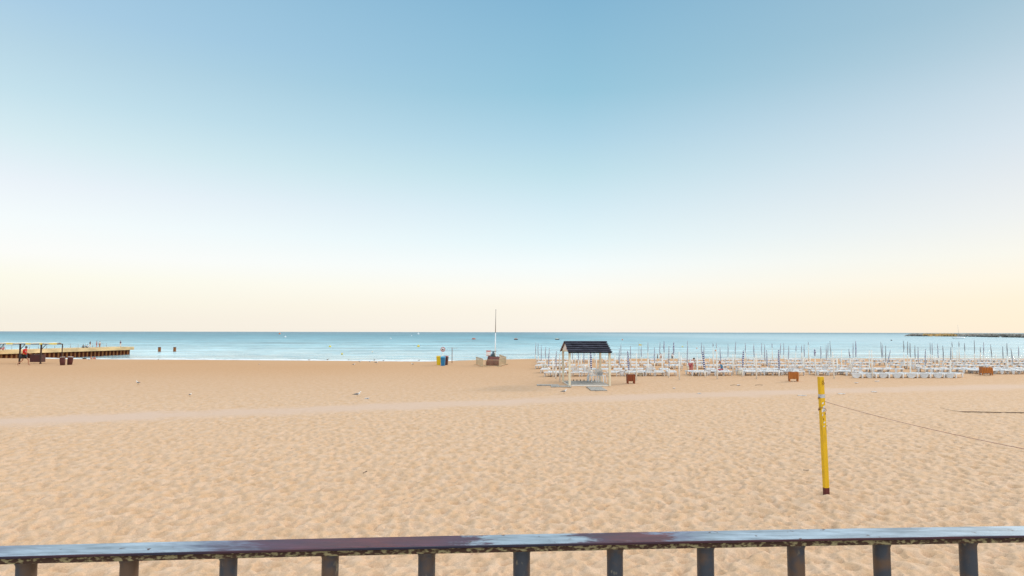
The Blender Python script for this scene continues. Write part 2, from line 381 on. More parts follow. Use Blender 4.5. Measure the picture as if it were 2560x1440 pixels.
# ------------------------------------------------------------------ sea
def sea_mat():
    m = bpy.data.materials.new('sea_water'); m.use_nodes = True
    n = m.node_tree.nodes; l = m.node_tree.links; b = n['Principled BSDF']
    b.inputs['Roughness'].default_value = .12; b.inputs['IOR'].default_value = 1.33
    t = n.new('ShaderNodeTexCoord')
    def noise(scale, st, det=5, rough=.55):
        mp = n.new('ShaderNodeMapping'); mp.inputs['Scale'].default_value = st; l.new(t.outputs['Object'], mp.inputs[0])
        z = n.new('ShaderNodeTexNoise'); z.inputs['Scale'].default_value = scale; z.inputs['Detail'].default_value = det; z.inputs['Roughness'].default_value = rough
        l.new(mp.outputs[0], z.inputs[0]); return z
    sh = n.new('ShaderNodeAttribute'); sh.attribute_name = 'offshore'
    r = n.new('ShaderNodeValToRGB'); e = r.color_ramp.elements
    st = [(0, (0.55, 0.66, 0.64)), (.22, (0.50, 0.66, 0.67)), (.55, (0.42, 0.62, 0.66)), (.68, (0.30, 0.53, 0.58)), (.80, (0.19, 0.40, 0.47)), (.90, (0.17, 0.35, 0.41)), (1, (0.17, 0.30, 0.355))]
    while len(e) < len(st): e.new(.5)
    for i, (p, c) in enumerate(st): e[i].position = p; e[i].color = (*c, 1)
    l.new(sh.outputs['Fac'], r.inputs[0])
    band = noise(1.0, (.012, .05, 1), 7, .62)
    br = n.new('ShaderNodeMapRange'); br.inputs[1].default_value = .34; br.inputs[2].default_value = .62; br.inputs[3].default_value = .52; br.inputs[4].default_value = 1.22
    l.new(band.outputs[0], br.inputs[0])
    fb = noise(1.0, (.10, .55, 1), 7, .65); fr_ = n.new('ShaderNodeMapRange'); fr_.inputs[1].default_value = .38; fr_.inputs[2].default_value = .6; fr_.inputs[3].default_value = .68; fr_.inputs[4].default_value = 1.1
    l.new(fb.outputs[0], fr_.inputs[0]); x0 = n.new('ShaderNodeMixRGB'); x0.blend_type = 'MULTIPLY'; x0.inputs[0].default_value = 1; l.new(br.outputs[0], x0.inputs[1]); l.new(fr_.outputs[0], x0.inputs[2])
    x = n.new('ShaderNodeMixRGB'); x.blend_type = 'MULTIPLY'; x.inputs[0].default_value = 1; l.new(r.outputs[0], x.inputs[1]); l.new(x0.outputs[0], x.inputs[2])
    ca = n.new('ShaderNodeAttribute'); ca.attribute_name = 'calm_sheen'
    x2 = n.new('ShaderNodeMixRGB'); l.new(ca.outputs['Fac'], x2.inputs[0]); l.new(x.outputs[0], x2.inputs[1]); x2.inputs[2].default_value = (.55, .66, .68, 1)  # sky reflection on the calm water, put into the base colour
    l.new(x2.outputs[0], b.inputs['Base Color'])
    sl = n.new('ShaderNodeMapRange'); sl.inputs[1].default_value = .55; sl.inputs[2].default_value = .92; sl.inputs[3].default_value = .5; sl.inputs[4].default_value = .12
    l.new(sh.outputs['Fac'], sl.inputs[0]); l.new(sl.outputs[0], b.inputs['Specular IOR Level'])
    rg = n.new('ShaderNodeMapRange'); rg.inputs[1].default_value = .4; rg.inputs[2].default_value = .9; rg.inputs[3].default_value = .10; rg.inputs[4].default_value = .40
    l.new(sh.outputs['Fac'], rg.inputs[0]); l.new(rg.outputs[0], b.inputs['Roughness'])
    n1 = noise(1.0, (.8, 1.6, 1), 6, .6); n2 = noise(1.0, (.12, .3, 1), 4); n3 = noise(5.0, (.8, 1.3, 1), 4)
    b1 = n.new('ShaderNodeBump'); b1.inputs['Distance'].default_value = .30; l.new(n2.outputs[0], b1.inputs['Height'])
    b2 = n.new('ShaderNodeBump'); b2.inputs['Distance'].default_value = .22; l.new(n1.outputs[0], b2.inputs['Height']); l.new(b1.outputs[0], b2.inputs['Normal'])
    b3 = n.new('ShaderNodeBump'); b3.inputs['Distance'].default_value = .02; l.new(n3.outputs[0], b3.inputs['Height']); l.new(b2.outputs[0], b3.inputs['Normal'])
    l.new(b3.outputs[0], b.inputs['Normal']); return m
ny, nx = 620, 420
ys = 122 + 24 * (np.exp(np.linspace(0, 1, ny) * math.log(1 + 40000 / 24)) - 1)
us = np.linspace(-1, 1, nx)
X = us[None, :] * (1.5 * ys[:, None] + 30); Y = np.repeat(ys[:, None], nx, 1)
fade = np.clip(1.2 - (Y - 122) / 700, 0, 1)
Sx = shore(X); off = Y - Sx - WL
sw = .13 * vnoise(X * .3, Y, 2.2, 75) + .10 * vnoise(X * .22, Y, 5.5, 76) + .05 * np.sin(Y * 2 * math.pi / 13 + 3 * vnoise(X, Y, 30, 71) * 2 + X * .02) * (vnoise(X, Y, 40, 72) + .6)
sw += .02 * np.sin(Y * 2 * math.pi / 5.2 + X * .11 + 4 * vnoise(X, Y, 14, 73)) + .05 * vnoise(X, Y, 3.2, 74)
Z = SEA + 1.5 * sw * fade * np.clip((off - 1) / 10, .05, 1)
sea = grid_mesh('sea', X, Y, Z, sea_mat(), dict(offshore=np.clip(np.log10(np.maximum(off, 1)) / 3.3, 0, 1), calm_sheen=.62 * np.clip((X - 40) / 260, 0, 1) * np.clip((5000 - Y) / 4700, 0, 1)))
tag(sea, kind='structure')
# thin wash of foam along the water's edge
mb = MB(); xs = np.arange(-190, 191, .8)
V = []
for i, x in enumerate(xs):
    s0 = float(shore(x)); a = .5 * math.sin(x * .5) + .5 * math.sin(x * 1.3 + 1) ; wdt = 3.2 + .9 * math.sin(x * .21) + .7 * math.sin(x * .77) + random.uniform(-.3, .3)
    for k in range(4):
        V.append((x, s0 + WL + 2.0 + a * .5 + 2.2 * wdt * k / 3, SEA + (.06, .16, .20, .05)[k] + .05 * random.random()))
F = []
for i in range(len(xs) - 1):
    for k in range(3): F.append((i * 4 + k, (i + 1) * 4 + k, (i + 1) * 4 + k + 1, i * 4 + k + 1))
mb.add(V, F, True)
tag(mb.build('foam', mat('sea_foam', (0.70, 0.73, 0.73), .7, .25, .8)), 'white foam washing along the edge of the sand', 'foam', kind='stuff')

# ------------------------------------------------------------------ promenade under the railing
mb = MB()
mb.box((0, -1.6, 1.72), (40, 7.1, .16)); tag(mb.build('promenade', M['slab']), kind='structure')
mb = MB(); mb.box((0, 1.72, .56), (40, .34, 2.16)); tag(mb.build('sea_wall', M['slab']), 'pale stone sea wall carrying the promenade', 'sea wall')

# ------------------------------------------------------------------ railing
RZ = 2.85
def quad(pts, z):
    P = [at(x, y, z=z) for x, y in pts]
    co = np.polyfit([p.x for p in P], [p.y for p in P], 2)
    return lambda x: float(np.polyval(co, x))
yf = quad([(0, 1364), (1280, 1336.5), (2240, 1317.5), (2560, 1315)], RZ)
yn = quad([(0, 1390), (1280, 1360.5), (2240, 1341.5), (2560, 1338)], RZ)
def wornpaint():
    m = mat('worn_railing_paint', (0.36, 0.44, 0.50), .32, bump=.0006, bs=90)
    n = m.node_tree.nodes; l = m.node_tree.links; b = n['Principled BSDF']
    t = n.new('ShaderNodeTexCoord'); s_ = n.new('ShaderNodeSeparateXYZ'); l.new(t.outputs['Object'], s_.inputs[0])
    mr = n.new('ShaderNodeMapRange'); mr.inputs[1].default_value = -1.6; mr.inputs[2].default_value = 1.6; l.new(s_.outputs[0], mr.inputs[0])
    nz = n.new('ShaderNodeTexNoise'); nz.inputs['Scale'].default_value = 8; nz.inputs['Detail'].default_value = 9; nz.inputs['Roughness'].default_value = .68
    mp = n.new('ShaderNodeMapping'); mp.inputs['Scale'].default_value = (1.1, 3, 1); l.new(t.outputs['Object'], mp.inputs[0]); l.new(mp.outputs[0], nz.inputs[0])
    ma = n.new('ShaderNodeMath'); ma.operation = 'MULTIPLY_ADD'; l.new(nz.outputs[0], ma.inputs[0]); ma.inputs[1].default_value = .16; l.new(mr.outputs[0], ma.inputs[2])
    r = n.new('ShaderNodeValToRGB'); e = r.color_ramp.elements
    # position along the rail -> paint paled by sky reflection put in its colour, or worn to mauve primer
    pale = (.30, .37, .43); lav = (.17, .19, .26); mau = (.075, .035, .060); mar = (.12, .035, .038)
    st = [(0, lav), (.14, lav), (.22, pale), (.30, pale), (.34, lav), (.38, mau), (.47, mar), (.545, mau), (.56, pale), (.625, pale), (.645, mau), (.70, mar), (.715, lav), (.76, pale), (1, pale)]
    while len(e) < len(st): e.new(.5)
    for i, (p, c) in enumerate(st): e[i].position = p; e[i].color = (*c, 1)
    l.new(ma.outputs[0], r.inputs[0])
    g1 = n.new('ShaderNodeTexNoise'); g1.inputs['Scale'].default_value = 16; g1.inputs['Detail'].default_value = 9; g1.inputs['Roughness'].default_value = .7
    mp2 = n.new('ShaderNodeMapping'); mp2.inputs['Scale'].default_value = (.5, 3, 1); l.new(t.outputs['Object'], mp2.inputs[0]); l.new(mp2.outputs[0], g1.inputs[0])
    gr = n.new('ShaderNodeMapRange'); gr.inputs[1].default_value = .35; gr.inputs[2].default_value = .65; gr.inputs[3].default_value = .55; gr.inputs[4].default_value = 1.2; l.new(g1.outputs[0], gr.inputs[0])
    gx = n.new('ShaderNodeMixRGB'); gx.blend_type = 'MULTIPLY'; gx.inputs[0].default_value = 1; l.new(r.outputs[0], gx.inputs[1]); l.new(gr.outputs[0], gx.inputs[2])
    g2 = n.new('ShaderNodeTexNoise'); g2.inputs['Scale'].default_value = 34; g2.inputs['Detail'].default_value = 5; l.new(t.outputs['Object'], g2.inputs[0])
    gs = n.new('ShaderNodeMapRange'); gs.inputs[1].default_value = .66; gs.inputs[2].default_value = .70; l.new(g2.outputs[0], gs.inputs[0])
    gy = n.new('ShaderNodeMixRGB'); l.new(gs.outputs[0], gy.inputs[0]); l.new(gx.outputs[0], gy.inputs[1]); gy.inputs[2].default_value = (.07, .03, .02, 1)
    l.new(gy.outputs[0], b.inputs['Base Color'])
    rr2 = n.new('ShaderNodeMapRange'); rr2.inputs[3].default_value = .36; rr2.inputs[4].default_value = .72; l.new(g1.outputs[0], rr2.inputs[0]); l.new(rr2.outputs[0], b.inputs['Roughness'])
    return m
M['rail'] = wornpaint()
def rustbar():
    m = mat('peeling_khaki_paint_over_rust', (0.25, 0.20, 0.10), .85, vs=95, col2=(0.045, 0.017, 0.007), thr=(.40, .52), bump=.002, bs=120, stretch=(.7, 1, 1.5)); return m
M['rust'] = rustbar()
M['nosing'] = mat('dark_worn_nosing', (0.012, 0.012, 0.035), .35, col2=(0.06, 0.012, 0.02), thr=(.4, .6), vs=2.5)
def rusty_base(m):
    n = m.node_tree.nodes; l = m.node_tree.links; b = n['Principled BSDF']; src = b.inputs['Base Color'].links[0].from_socket
    t = n.new('ShaderNodeTexCoord'); q = n.new('ShaderNodeTexNoise'); q.inputs['Scale'].default_value = 14; q.inputs['Detail'].default_value = 8; l.new(t.outputs['Object'], q.inputs[0])
    r_ = n.new('ShaderNodeMapRange'); r_.inputs[1].default_value = .46; r_.inputs[2].default_value = .62; l.new(q.outputs[0], r_.inputs[0])
    x = n.new('ShaderNodeMixRGB'); l.new(r_.outputs[0], x.inputs[0]); l.new(src, x.inputs[1]); x.inputs[2].default_value = (.10, .055, .032, 1); l.new(x.outputs[0], b.inputs['Base Color']); return m
M['baluster'] = rusty_base(mat('dark_slate_paint_chipped', (0.032, 0.037, 0.050), .5, vs=55, col2=(0.17, 0.15, 0.11), thr=(.62, .70), bump=.001, bs=50, stretch=(1, 1, .55)))
rail = empty('railing', (0, yf(0), 1.8), 0, 'weathered metal railing with rusty balusters along the foreground', 'railing')
def sweep(prof, name, m, x0=-3.2, x1=3.4, n=90):
    """prof: list of (t across 0 near ..1 far, dy, z)"""
    b = MB(); V = []; F = []; k = len(prof)
    for i in range(n + 1):
        x = x0 + (x1 - x0) * i / n
        for (t, dy, z) in prof: V.append((x, yn(x) * (1 - t) + yf(x) * t + dy + random.uniform(-.0003, .0003), z + random.uniform(-.0003, .0003)))
    for i in range(n):
        for j in range(k):
            j2 = (j + 1) % k; F.append((i * k + j, i * k + j2, (i + 1) * k + j2, (i + 1) * k + j))
    F.append(tuple(range(k))); F.append(tuple(n * k + j for j in range(k - 1, -1, -1)))
    b.add(V, F, False); o = b.build(name, m); o.parent = rail; o.location = -Vector(rail.location); return o
sweep([(0, 0, RZ - .0015), (0, .003, RZ), (1, -.002, RZ), (1, 0, RZ - .002), (1, 0, RZ - .0055), (0, .004, RZ - .0055)], 'handrail', M['rail'])
sweep([(0, -.0022, RZ - .0022), (0, -.001, RZ - .0008), (0, .006, RZ - .0058), (0, .006, RZ - .0075), (0, -.001, RZ - .0072)], 'nosing', M['nosing'])
sweep([(0, .005, RZ - .0078), (.9, 0, RZ - .0078), (.9, 0, RZ - .0215), (0, .0065, RZ - .0225), (0, .004, RZ - .021)], 'lower_bar', M['rust'])
bxs = [67, 324, 572, 826, 1067, 1304, 1537, 1763, 1989, 2203, 2419]
bys = [1410, 1403, 1397, 1391, 1385, 1380, 1373, 1368, 1363, 1360, 1358]
pos = []
for x, y in zip(bxs, bys):
    p = at(x, y, z=RZ - .03); pos.append(p.x * ((yn(p.x) * .55 + yf(p.x) * .45) / p.y))
stp = (pos[-1] - pos[0]) / 10
pos = [pos[0] - 2 * stp, pos[0] - stp] + pos + [pos[-1] + stp, pos[-1] + 2 * stp]
for i, x in enumerate(pos):
    b = MB(); yc = yn(x) * .55 + yf(x) * .45; r = .0218 * random.uniform(.97, 1.04)
    b.loft([(x, yc, RZ - .0222), (x, yc, RZ - .029), (x, yc, RZ - .036), (x, yc, RZ - .06), (x, yc, 2.3), (x, yc, 1.8)], [r * 1.28, r * 1.1, r, r, r, r], n=20)
    o = b.build('baluster', M['baluster']); o.parent = rail; o.location = -Vector(rail.location)
b = MB(); b.box((0, (yn(0) + yf(0)) / 2, 1.86), (6.4, .05, .02)); 
o = b.build('bottom_bar', M['rust']); o.parent = rail; o.location = -Vector(rail.location)

# ------------------------------------------------------------------ yellow net post with rope
pb = g(2066, 1237); ptp = at(2051.5, 942, Y=pb.y)
post = empty('net_post', pb, 0, 'tall yellow volleyball net post with maroon foot standing in the sand', 'net post')
ax = (ptp - pb); PH = ax.length
post.rotation_euler = ax.to_track_quat('Z', 'Y').to_euler(); post.rotation_euler = ( -math.atan2(0, 1), math.atan2(ax.x, ax.z), R(0))
def sq(b, z0, z1, w_, d_, bev=.009, rz=.24):
    prof = [(-w_ + bev, -d_), (w_ - bev, -d_), (w_, -d_ + bev), (w_, d_ - bev), (w_ - bev, d_), (-w_ + bev, d_), (-w_, d_ - bev), (-w_, -d_ + bev)]
    c, s_ = math.cos(rz), math.sin(rz); V = []
    for z in (z0, z1): V += [(x * c - y * s_, x * s_ + y * c, z) for x, y in prof]
    b.add(V, [(i, (i + 1) % 8, 8 + (i + 1) % 8, 8 + i) for i in range(8)] + [tuple(range(7, -1, -1)), tuple(range(8, 16))], False)
b = MB(); sq(b, .15, PH, .052, .046); b.build('post', M['yellow'], post)
b = MB(); sq(b, -.3, .15, .0525, .0465); b.build('foot', mat('maroon_foot', (0.10, 0.012, 0.01), .6, .3, 8), post)
k = PH / 296.
def zy(y): return (1237 - y) * k
b = MB(); sq(b, zy(994), zy(985), .054, .048); b.build('tape_band', M['tape'], post)
def patch(name, m, x, y0, y1, wd, tilt=0):
    b = MB(); c, s_ = math.cos(.24), math.sin(.24)
    pts = [(-wd, zy(y1)), (wd * .8, zy(y1) + .01), (wd, zy(y0)), (-wd * .7, zy(y0) - .012), (-wd * 1.1, (zy(y0) + zy(y1)) / 2)]
    V = []
    for dy in (-.0500, -.0465):
        for (px, pz) in pts:
            xx = x + px + tilt * (pz - zy(y0)); V.append((xx * c - dy * s_, xx * s_ + dy * c, pz))
    n_ = len(pts); b.add(V, [tuple(range(n_)), tuple(range(2 * n_ - 1, n_ - 1, -1))] + [(i, n_ + i, n_ + (i + 1) % n_, (i + 1) % n_) for i in range(n_)])
    b.build(name, m, post)
patch('sticker', M['sticker'], -.015, 1004, 1010, .02)
patch('sticker', M['sticker'], .012, 1013, 1021, .026, .1)
patch('sticker', M['sticker'], .02, 1022, 1029, .03, .2)
patch('paint_chip', M['sticker'], .0, 1053, 1058, .02); patch('sticker', M['whitecloth'], -.004, 1019, 1030, .034, .15); patch('rust_scuff', M['brown'], .03, 1031, 1037, .008); patch('rust_scuff', M['brown'], -.02, 1044, 1050, .006)
patch('paint_chip', M['sticker'], -.01, 1063, 1067, .018)
patch('paint_chip', M['sticker'], -.035, 1033, 1040, .01)
# hook near the top
b = MB(); hk = []
for i in range(14):
    a = R(-200 + 300 * i / 13); hk.append((.02 + .018 * math.cos(a), -.066 - .003, zy(957) + .022 * math.sin(a)))
b.loft(hk, .006, 6); b.loft([(.02, -.062, zy(957) + .02), (.018, -.066, zy(950)), (.026, -.062, zy(948))], .006, 6)
b.loft([(.004, -.062, zy(953)), (.026, -.064, zy(953))], .005, 6)
b.build('hook', M['brown'], post)
for yy_ in (994, 1023):
    b = MB(); b.loft([(-.05, -.01, zy(yy_)), (-.085, -.02, zy(yy_)), (-.085, -.02, zy(yy_ + 3))], [.012, .012, .006], 7); b.build('eye_bolt', M['brown'], post)
b = MB(); b.loft([(.06, .0, zy(1065)), (.095, 0, zy(1065))], .007, 6); b.build('eye_bolt', M['brown'], post)
b = MB(); ring = []
for i in range(25):
    a = 2 * math.pi * i / 24; ring.append((.078 * math.cos(a), .072 * math.sin(a), zy(1024) + .05 * math.cos(a + 2.2)))
b.loft(ring, .005, 6, cap=False); b.build('rope_loop', M['rope'], post)
# rope running off to the right
a = at(2059, 1003, Y=pb.y); e_ = at(2600, 1130, Y=9.2); e_.z = max(e_.z, .1)
pts = []
for i in range(41):
    t = i / 40; q = a.lerp(e_, t); q.z -= .10 * 4 * t * (1 - t) * .5; pts.append(q)
b = MB(); b.loft(pts, .0040, 6); tag(b.build('guy_rope', M['rope']), 'thin dark red rope stretched from the yellow post to the right', 'rope')
pts = [g(x, y) + Vector((0, 0, .03)) for x, y in ((2350, 1021), (2372, 1026), (2398, 1030.5), (2406, 1031), (2440, 1031.5), (2500, 1033), (2560, 1033.5), (2700, 1036))]
b = MB(); b.loft(pts, [.005, .006, .008, .02, .022, .021, .022, .022], 6); tag(b.build('court_line', M['twig']), 'dark court boundary line lying on the sand at the right', 'line')

# ------------------------------------------------------------------ shelter
s0 = g(1424.5, 965.5)          # front-left foot
SH = empty('beach_shelter', s0, R(3.0), 'open beach shelter with dark shingle gable roof on four cream posts', 'shelter')
WD, DP, EV = 2.56, 3.1, 2.14
def P(name, m, f, parent=SH): b = MB(); f(b); return b.build(name, m, parent)
for (x, y) in ((0, 0), (WD, 0), (0, DP), (WD, DP)):
    P('post', M['cream'], lambda b: b.box((x + .0, y + .07, EV / 2), (.13, .13, EV)))
P('beam', M['cream'], lambda b: (b.box((WD / 2, .07, EV - .01), (WD + .14, .1, .1)), b.box((WD / 2, DP + .07, EV - .01), (WD + .14, .1, .1)), b.box((0, DP / 2 + .07, EV + .05), (.1, DP - .1, .1)), b.box((WD, DP / 2 + .07, EV + .05), (.1, DP - .1, .1))))
def deck(b):
    n_ = 22
    for i in range(n_): b.box((WD / 2, .2 + (DP - .1) * i / (n_ - 1), .085 + random.uniform(-.003, .003)), (WD - .14, (DP - .1) / n_ - .012, .03))
P('platform', M['greypaint'], deck)
P('platform_edge', M['whitepole'], lambda b: (b.box((WD / 2, .115, .03), (WD - .135, .03, .075)), b.box((.02, DP / 2 + .1, .03), (.03, DP - .2, .075))))
RG = 2.80; yc = DP / 2 + .07
OV = .13
def roof(b, under=False):
    nC = 6; rs = random.Random(3)
    for side in (-1, 1):
        half = DP / 2 + (.30 if side < 0 else .52); drop = RG - (EV + .0)
        def pt(t, up): return (yc + half * t * side, RG - drop * t + up)
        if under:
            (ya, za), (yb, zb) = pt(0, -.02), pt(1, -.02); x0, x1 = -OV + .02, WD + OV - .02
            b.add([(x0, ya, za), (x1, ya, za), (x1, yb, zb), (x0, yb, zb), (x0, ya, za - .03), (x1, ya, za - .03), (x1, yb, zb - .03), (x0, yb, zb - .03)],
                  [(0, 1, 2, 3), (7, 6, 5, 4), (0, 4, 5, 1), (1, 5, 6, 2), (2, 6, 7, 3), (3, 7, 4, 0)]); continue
        for i in range(nC):
            t0 = i / nC + .025; t1 = (i + 1) / nC + .015
            x = -OV
            while x < WD + OV - .05:
                x2 = min(x + rs.uniform(.24, .40), WD + OV); e2 = rs.uniform(-.012, .014); e3 = rs.uniform(0, .018)
                (ya, za), (yb, zb) = pt(t0, .0), pt(t1 + e2, .065 + e3)
                b.add([(x, ya, za), (x2, ya, za), (x2, yb, zb), (x, yb, zb), (x, ya, za - .02), (x2, ya, za - .02), (x2, yb, zb - .022), (x, yb, zb - .022)],
                      [(0, 1, 2, 3), (7, 6, 5, 4), (0, 4, 5, 1), (1, 5, 6, 2), (2, 6, 7, 3), (3, 7, 4, 0)])
                x = x2 + .003
P('roof', M['slate'], roof)
P('roof_gap_shade', mat('black_gap_shade', (.006, .006, .012), .9), lambda b: roof(b, True))  # black sheet added as the shade between shingle courses
P('ridge_cap', M['slate'], lambda b: b.box((WD / 2, yc, RG + .0), (WD + 2 * OV, .30, .05)))
def gab(b, x):
    V = [(x, .12, EV + .1), (x, DP + .02, EV + .1), (x, yc, RG - .07)]; V += [(x + .04, p[1], p[2]) for p in V]
    b.add(V, [(0, 1, 2), (5, 4, 3), (0, 3, 4, 1), (1, 4, 5, 2), (2, 5, 3, 0)])
P('gable_panel', M['gable'], lambda b: gab(b, -.075)); P('gable_panel', M['gable'], lambda b: gab(b, WD + .06))
P('barge_board', mat('red_brown_board', (.14, .03, .02), .6, .2, 5), lambda b: b.beam((-OV - .012, DP + .56, EV - .06), (-OV - .012, yc, RG - .08), .02, .12))
P('gable_sign', mat('pink_red_sign', (.50, .22, .20), .6, .2, 5), lambda b: b.box((-.09, yc - .75, EV + .2), (.02, .3, .07)))
for i in range(8):
    P('foot_peg', M['black'], lambda b: b.cyl((.42 + i * .24, DP - .22, .10), (.42 + i * .24, DP - .22, .21), .03, .024, 8))

# duckboards
def duck(p, rz, L_, W_, label):
    b = MB(); n_ = int(L_ / .12)
    for i in range(n_): b.box((L_ * (i + .5) / n_, W_ / 2, .035), (L_ / n_ - .03, W_, .02))
    for y in (.08, W_ / 2, W_ - .08): b.box((L_ / 2, y, .012), (L_, .05, .024))
    o = b.build('duckboard', M['greypaint']); o.location = p; o.rotation_euler = (0, 0, rz); return tag(o, label, 'duckboard', 'wooden duckboards round the shelter')
duck(g(1343, 965), R(0), 1.4, .9, 'grey slatted duckboard lying left of the shelter, the end farthest from it')
duck(g(1378, 968.5), R(-2), 1.25, 1.0, 'grey slatted duckboard butting against the left side of the shelter')
duck(g(1478, 977.5), R(0), .95, 2.6, 'brownish slatted duckboard in front of the shelter platform')

# plastic chair
def chair(loc, rz, label, tilt=0):
    r = empty('plastic_chair', loc, rz, label, 'chair', 'white plastic chairs under the shelter'); r.rotation_euler = (tilt, 0, rz)
    b = MB(); b.box((0, 0, .43), (.46, .44, .03)); b.build('seat', M['white'], r)
    b = MB()
    for i in range(5): b.beam((-.16 + .08 * i, .2, .45), (-.18 + .09 * i, .3, .85), .04, .015)
    b.beam((-.22, .31, .86), (.22, .31, .86), .05, .02); b.build('backrest', M['white'], r)
    for sx in (-1, 1):
        for sy in (-1, 1):
            b = MB(); b.beam((sx * .25, sy * .24, 0), (sx * .21, sy * .19, .43), .05, .04); b.build('leg', M['white'], r)
        b = MB(); b.beam((sx * .25, -.2, .64), (sx * .24, .25, .66), .02, .05); b.beam((sx * .25, -.2, .64), (sx * .23, -.2, .43), .04, .03); b.build('armrest', M['white'], r)
cp = SH.matrix_basis if False else None
dz = .10
chair(s0 + Vector((1.78, 2.25, dz)), R(200), 'white plastic armchair under the shelter, left of the pair')
chair(s0 + Vector((2.28, 2.05, dz)), R(150), 'white plastic armchair under the shelter, right of the pair with black bag on it')
b = MB(); b.ball((0, 0, .1), (.2, .16, .13), 10, 6); b.loft([(-.08, 0, .2), (-.05, 0, .27), (.05, 0, .27), (.08, 0, .2)], .012, 6)
o = b.build('bag', M['black']); o.location = s0 + Vector((2.2, 2.05, dz + .445)); tag(o, 'small black bag lying on a white chair under the shelter', 'bag')
b = MB(); b.loft([(0, 0, 0), (0, 0, .35), (.01, 0, .44), (.01, 0, .52)], [.07, .075, .03, .03], 10)
o = b.build('bottle', M['white']); o.location = s0 + Vector((1.45, 2.5, dz)); tag(o, 'white plastic canister on the shelter platform beside the chairs', 'canister')

# ------------------------------------------------------------------ wooden slatted litter bins
def litter(px, py, wpx, hpx, m, rz, label):
    p = g(px, py); kx = p.y / FPX; W_ = wpx * kx; H_ = hpx * kx
    r = empty('litter_bin', p, rz, label, 'litter bin', 'slatted wooden litter bins')
    b = MB(); n_ = 7; z0 = H_ * .27
    for i in range(n_):
        x = -W_ / 2 + W_ * (i + .5) / n_
        for y in (-W_ * .36, W_ * .36): b.box((x, y, (z0 + H_) / 2 + random.uniform(-.01, .01)), (W_ / n_ - .012, .022, H_ - z0))
    for i in range(5):
        y = -W_ * .36 + W_ * .72 * (i + .5) / 5
        for x in (-W_ / 2 + .01, W_ / 2 - .01): b.box((x, y, (z0 + H_) / 2), (.022, W_ * .72 / 5 - .012, H_ - z0))
    b.build('slats', m, r)
    b = MB(); b.box((0, 0, z0 + .02), (W_ - .06, W_ * .66, .03)); b.box((0, 0, (z0 + H_) / 2), (W_ * .84, W_ * .58, (H_ - z0) * .93)); b.build('liner', M['darkwood'], r)
    for sx in (-1, 1):
        for sy in (-1, 1):
            b = MB(); b.box((sx * (W_ / 2 - .045), sy * W_ * .28, z0 / 2 - .02), (.065, .055, z0 + .1)); b.build('leg', m, r)
    return r
litter(1577, 959, 19.5, 23, M['wood'], R(4), 'reddish slatted wooden litter bin just right of the shelter')
litter(1983.5, 953.5, 22, 23.5, M['woodlight'], R(-12), 'orange slatted wooden litter bin left of the yellow post')
litter(2465.5, 938, 24, 19.5, M['woodlight'], R(-18), 'orange slatted litter bin before the sunbeds near the right edge')

# brown drum bins at left
for (px, py, tl, lb) in ((156.5, 913, R(-4), 'dark brown drum bin with pale rim beside the pergola, left one'), (174, 912, R(5), 'dark brown drum bin with pale rim, right one of the two')):
    p = g(px, py); r = empty('drum_bin', p, 0, lb, 'drum bin', 'brown drum bins by the pergola'); r.rotation_euler = (0, tl, 0)
    b = MB(); b.loft([(0, 0, -.03), (0, 0, .05), (0, 0, .4), (0, 0, .72), (0, 0, .78)], [.19, .22, .25, .25, .24], 16); b.build('drum', mat('rusty_maroon_drum', (.085, .012, .008), .6, .5, 4), r)
    b = MB(); b.loft([(0, 0, .78), (0, 0, .82), (0, 0, .84)], [.26, .26, .2], 16); b.build('rim', mat('grey_rim', (.42, .34, .31), .7, .3, 6), r)

# ------------------------------------------------------------------ pergola at the left
pg0 = g(101, 910)
PGW, PGD, PGH = 2.2, 1.8, 2.03
PG = empty('pergola', pg0, 0, 'low brown pergola with cream canvas roof left of the drum bins', 'pergola')
for i in range(4):
    b = MB(); b.box((-i * PGW, 0, PGH / 2 - .1), (.12, .12, PGH + .2)); b.build('post', M['darkwood'], PG)
b = MB(); b.box((PGW, .0, PGH / 2 - .1), (.07, .07, PGH + .2)); b.build('post', M['darkwood'], PG)
b = MB(); b.beam((-3 * PGW - .3, 0, PGH + .04), (PGW + .04, 0, PGH + .04), .08, .08); b.build('beam', M['darkwood'], PG)
for i in range(3):
    b = MB(); b.beam((-i * PGW, 0, PGH - .55), (-i * PGW + .48, 0, PGH - .02), .05, .05); b.build('brace', M['darkwood'], PG)
b = MB(); n_ = 26
V = []; F = []
for i in range(n_ + 1):
    x = -3 * PGW - .4 + (3 * PGW + 2.1) * i / n_
    for j in range(4): V.append((x, -.06 + .7 * j / 3, PGH + .13 + .03 * math.sin(i * 1.3 + j) + (.05 if 0 < j < 3 else 0)))
for i in range(n_):
    for j in range(3): F.append((i * 4 + j, (i + 1) * 4 + j, (i + 1) * 4 + j + 1, i * 4 + j + 1))
V2 = [(x, y, z - .03) for x, y, z in V]
b.add(V + V2, F + [tuple(len(V) + q for q in reversed(f)) for f in F] + [(i * 4, len(V) + i * 4, len(V) + i * 4 + 4, i * 4 + 4) for i in range(n_)], True); b.build('canvas_roof', M['canvas'], PG)
for x, wd in ((-3.3, .7), (-1.35, .5), (-.02, .28), (1.25, .85)):
    b = MB(); b.box((x, -.065, PGH + .06), (wd, .04, .13)); b.build('yellow_strip', M['yellowtape'], PG)
b = MB(); b.box((-.62, .42, .56), (1.2, .6, .74)); b.box((-.62, .42, .945), (1.26, .66, .03)); b.build('counter', M['maroon'], PG)

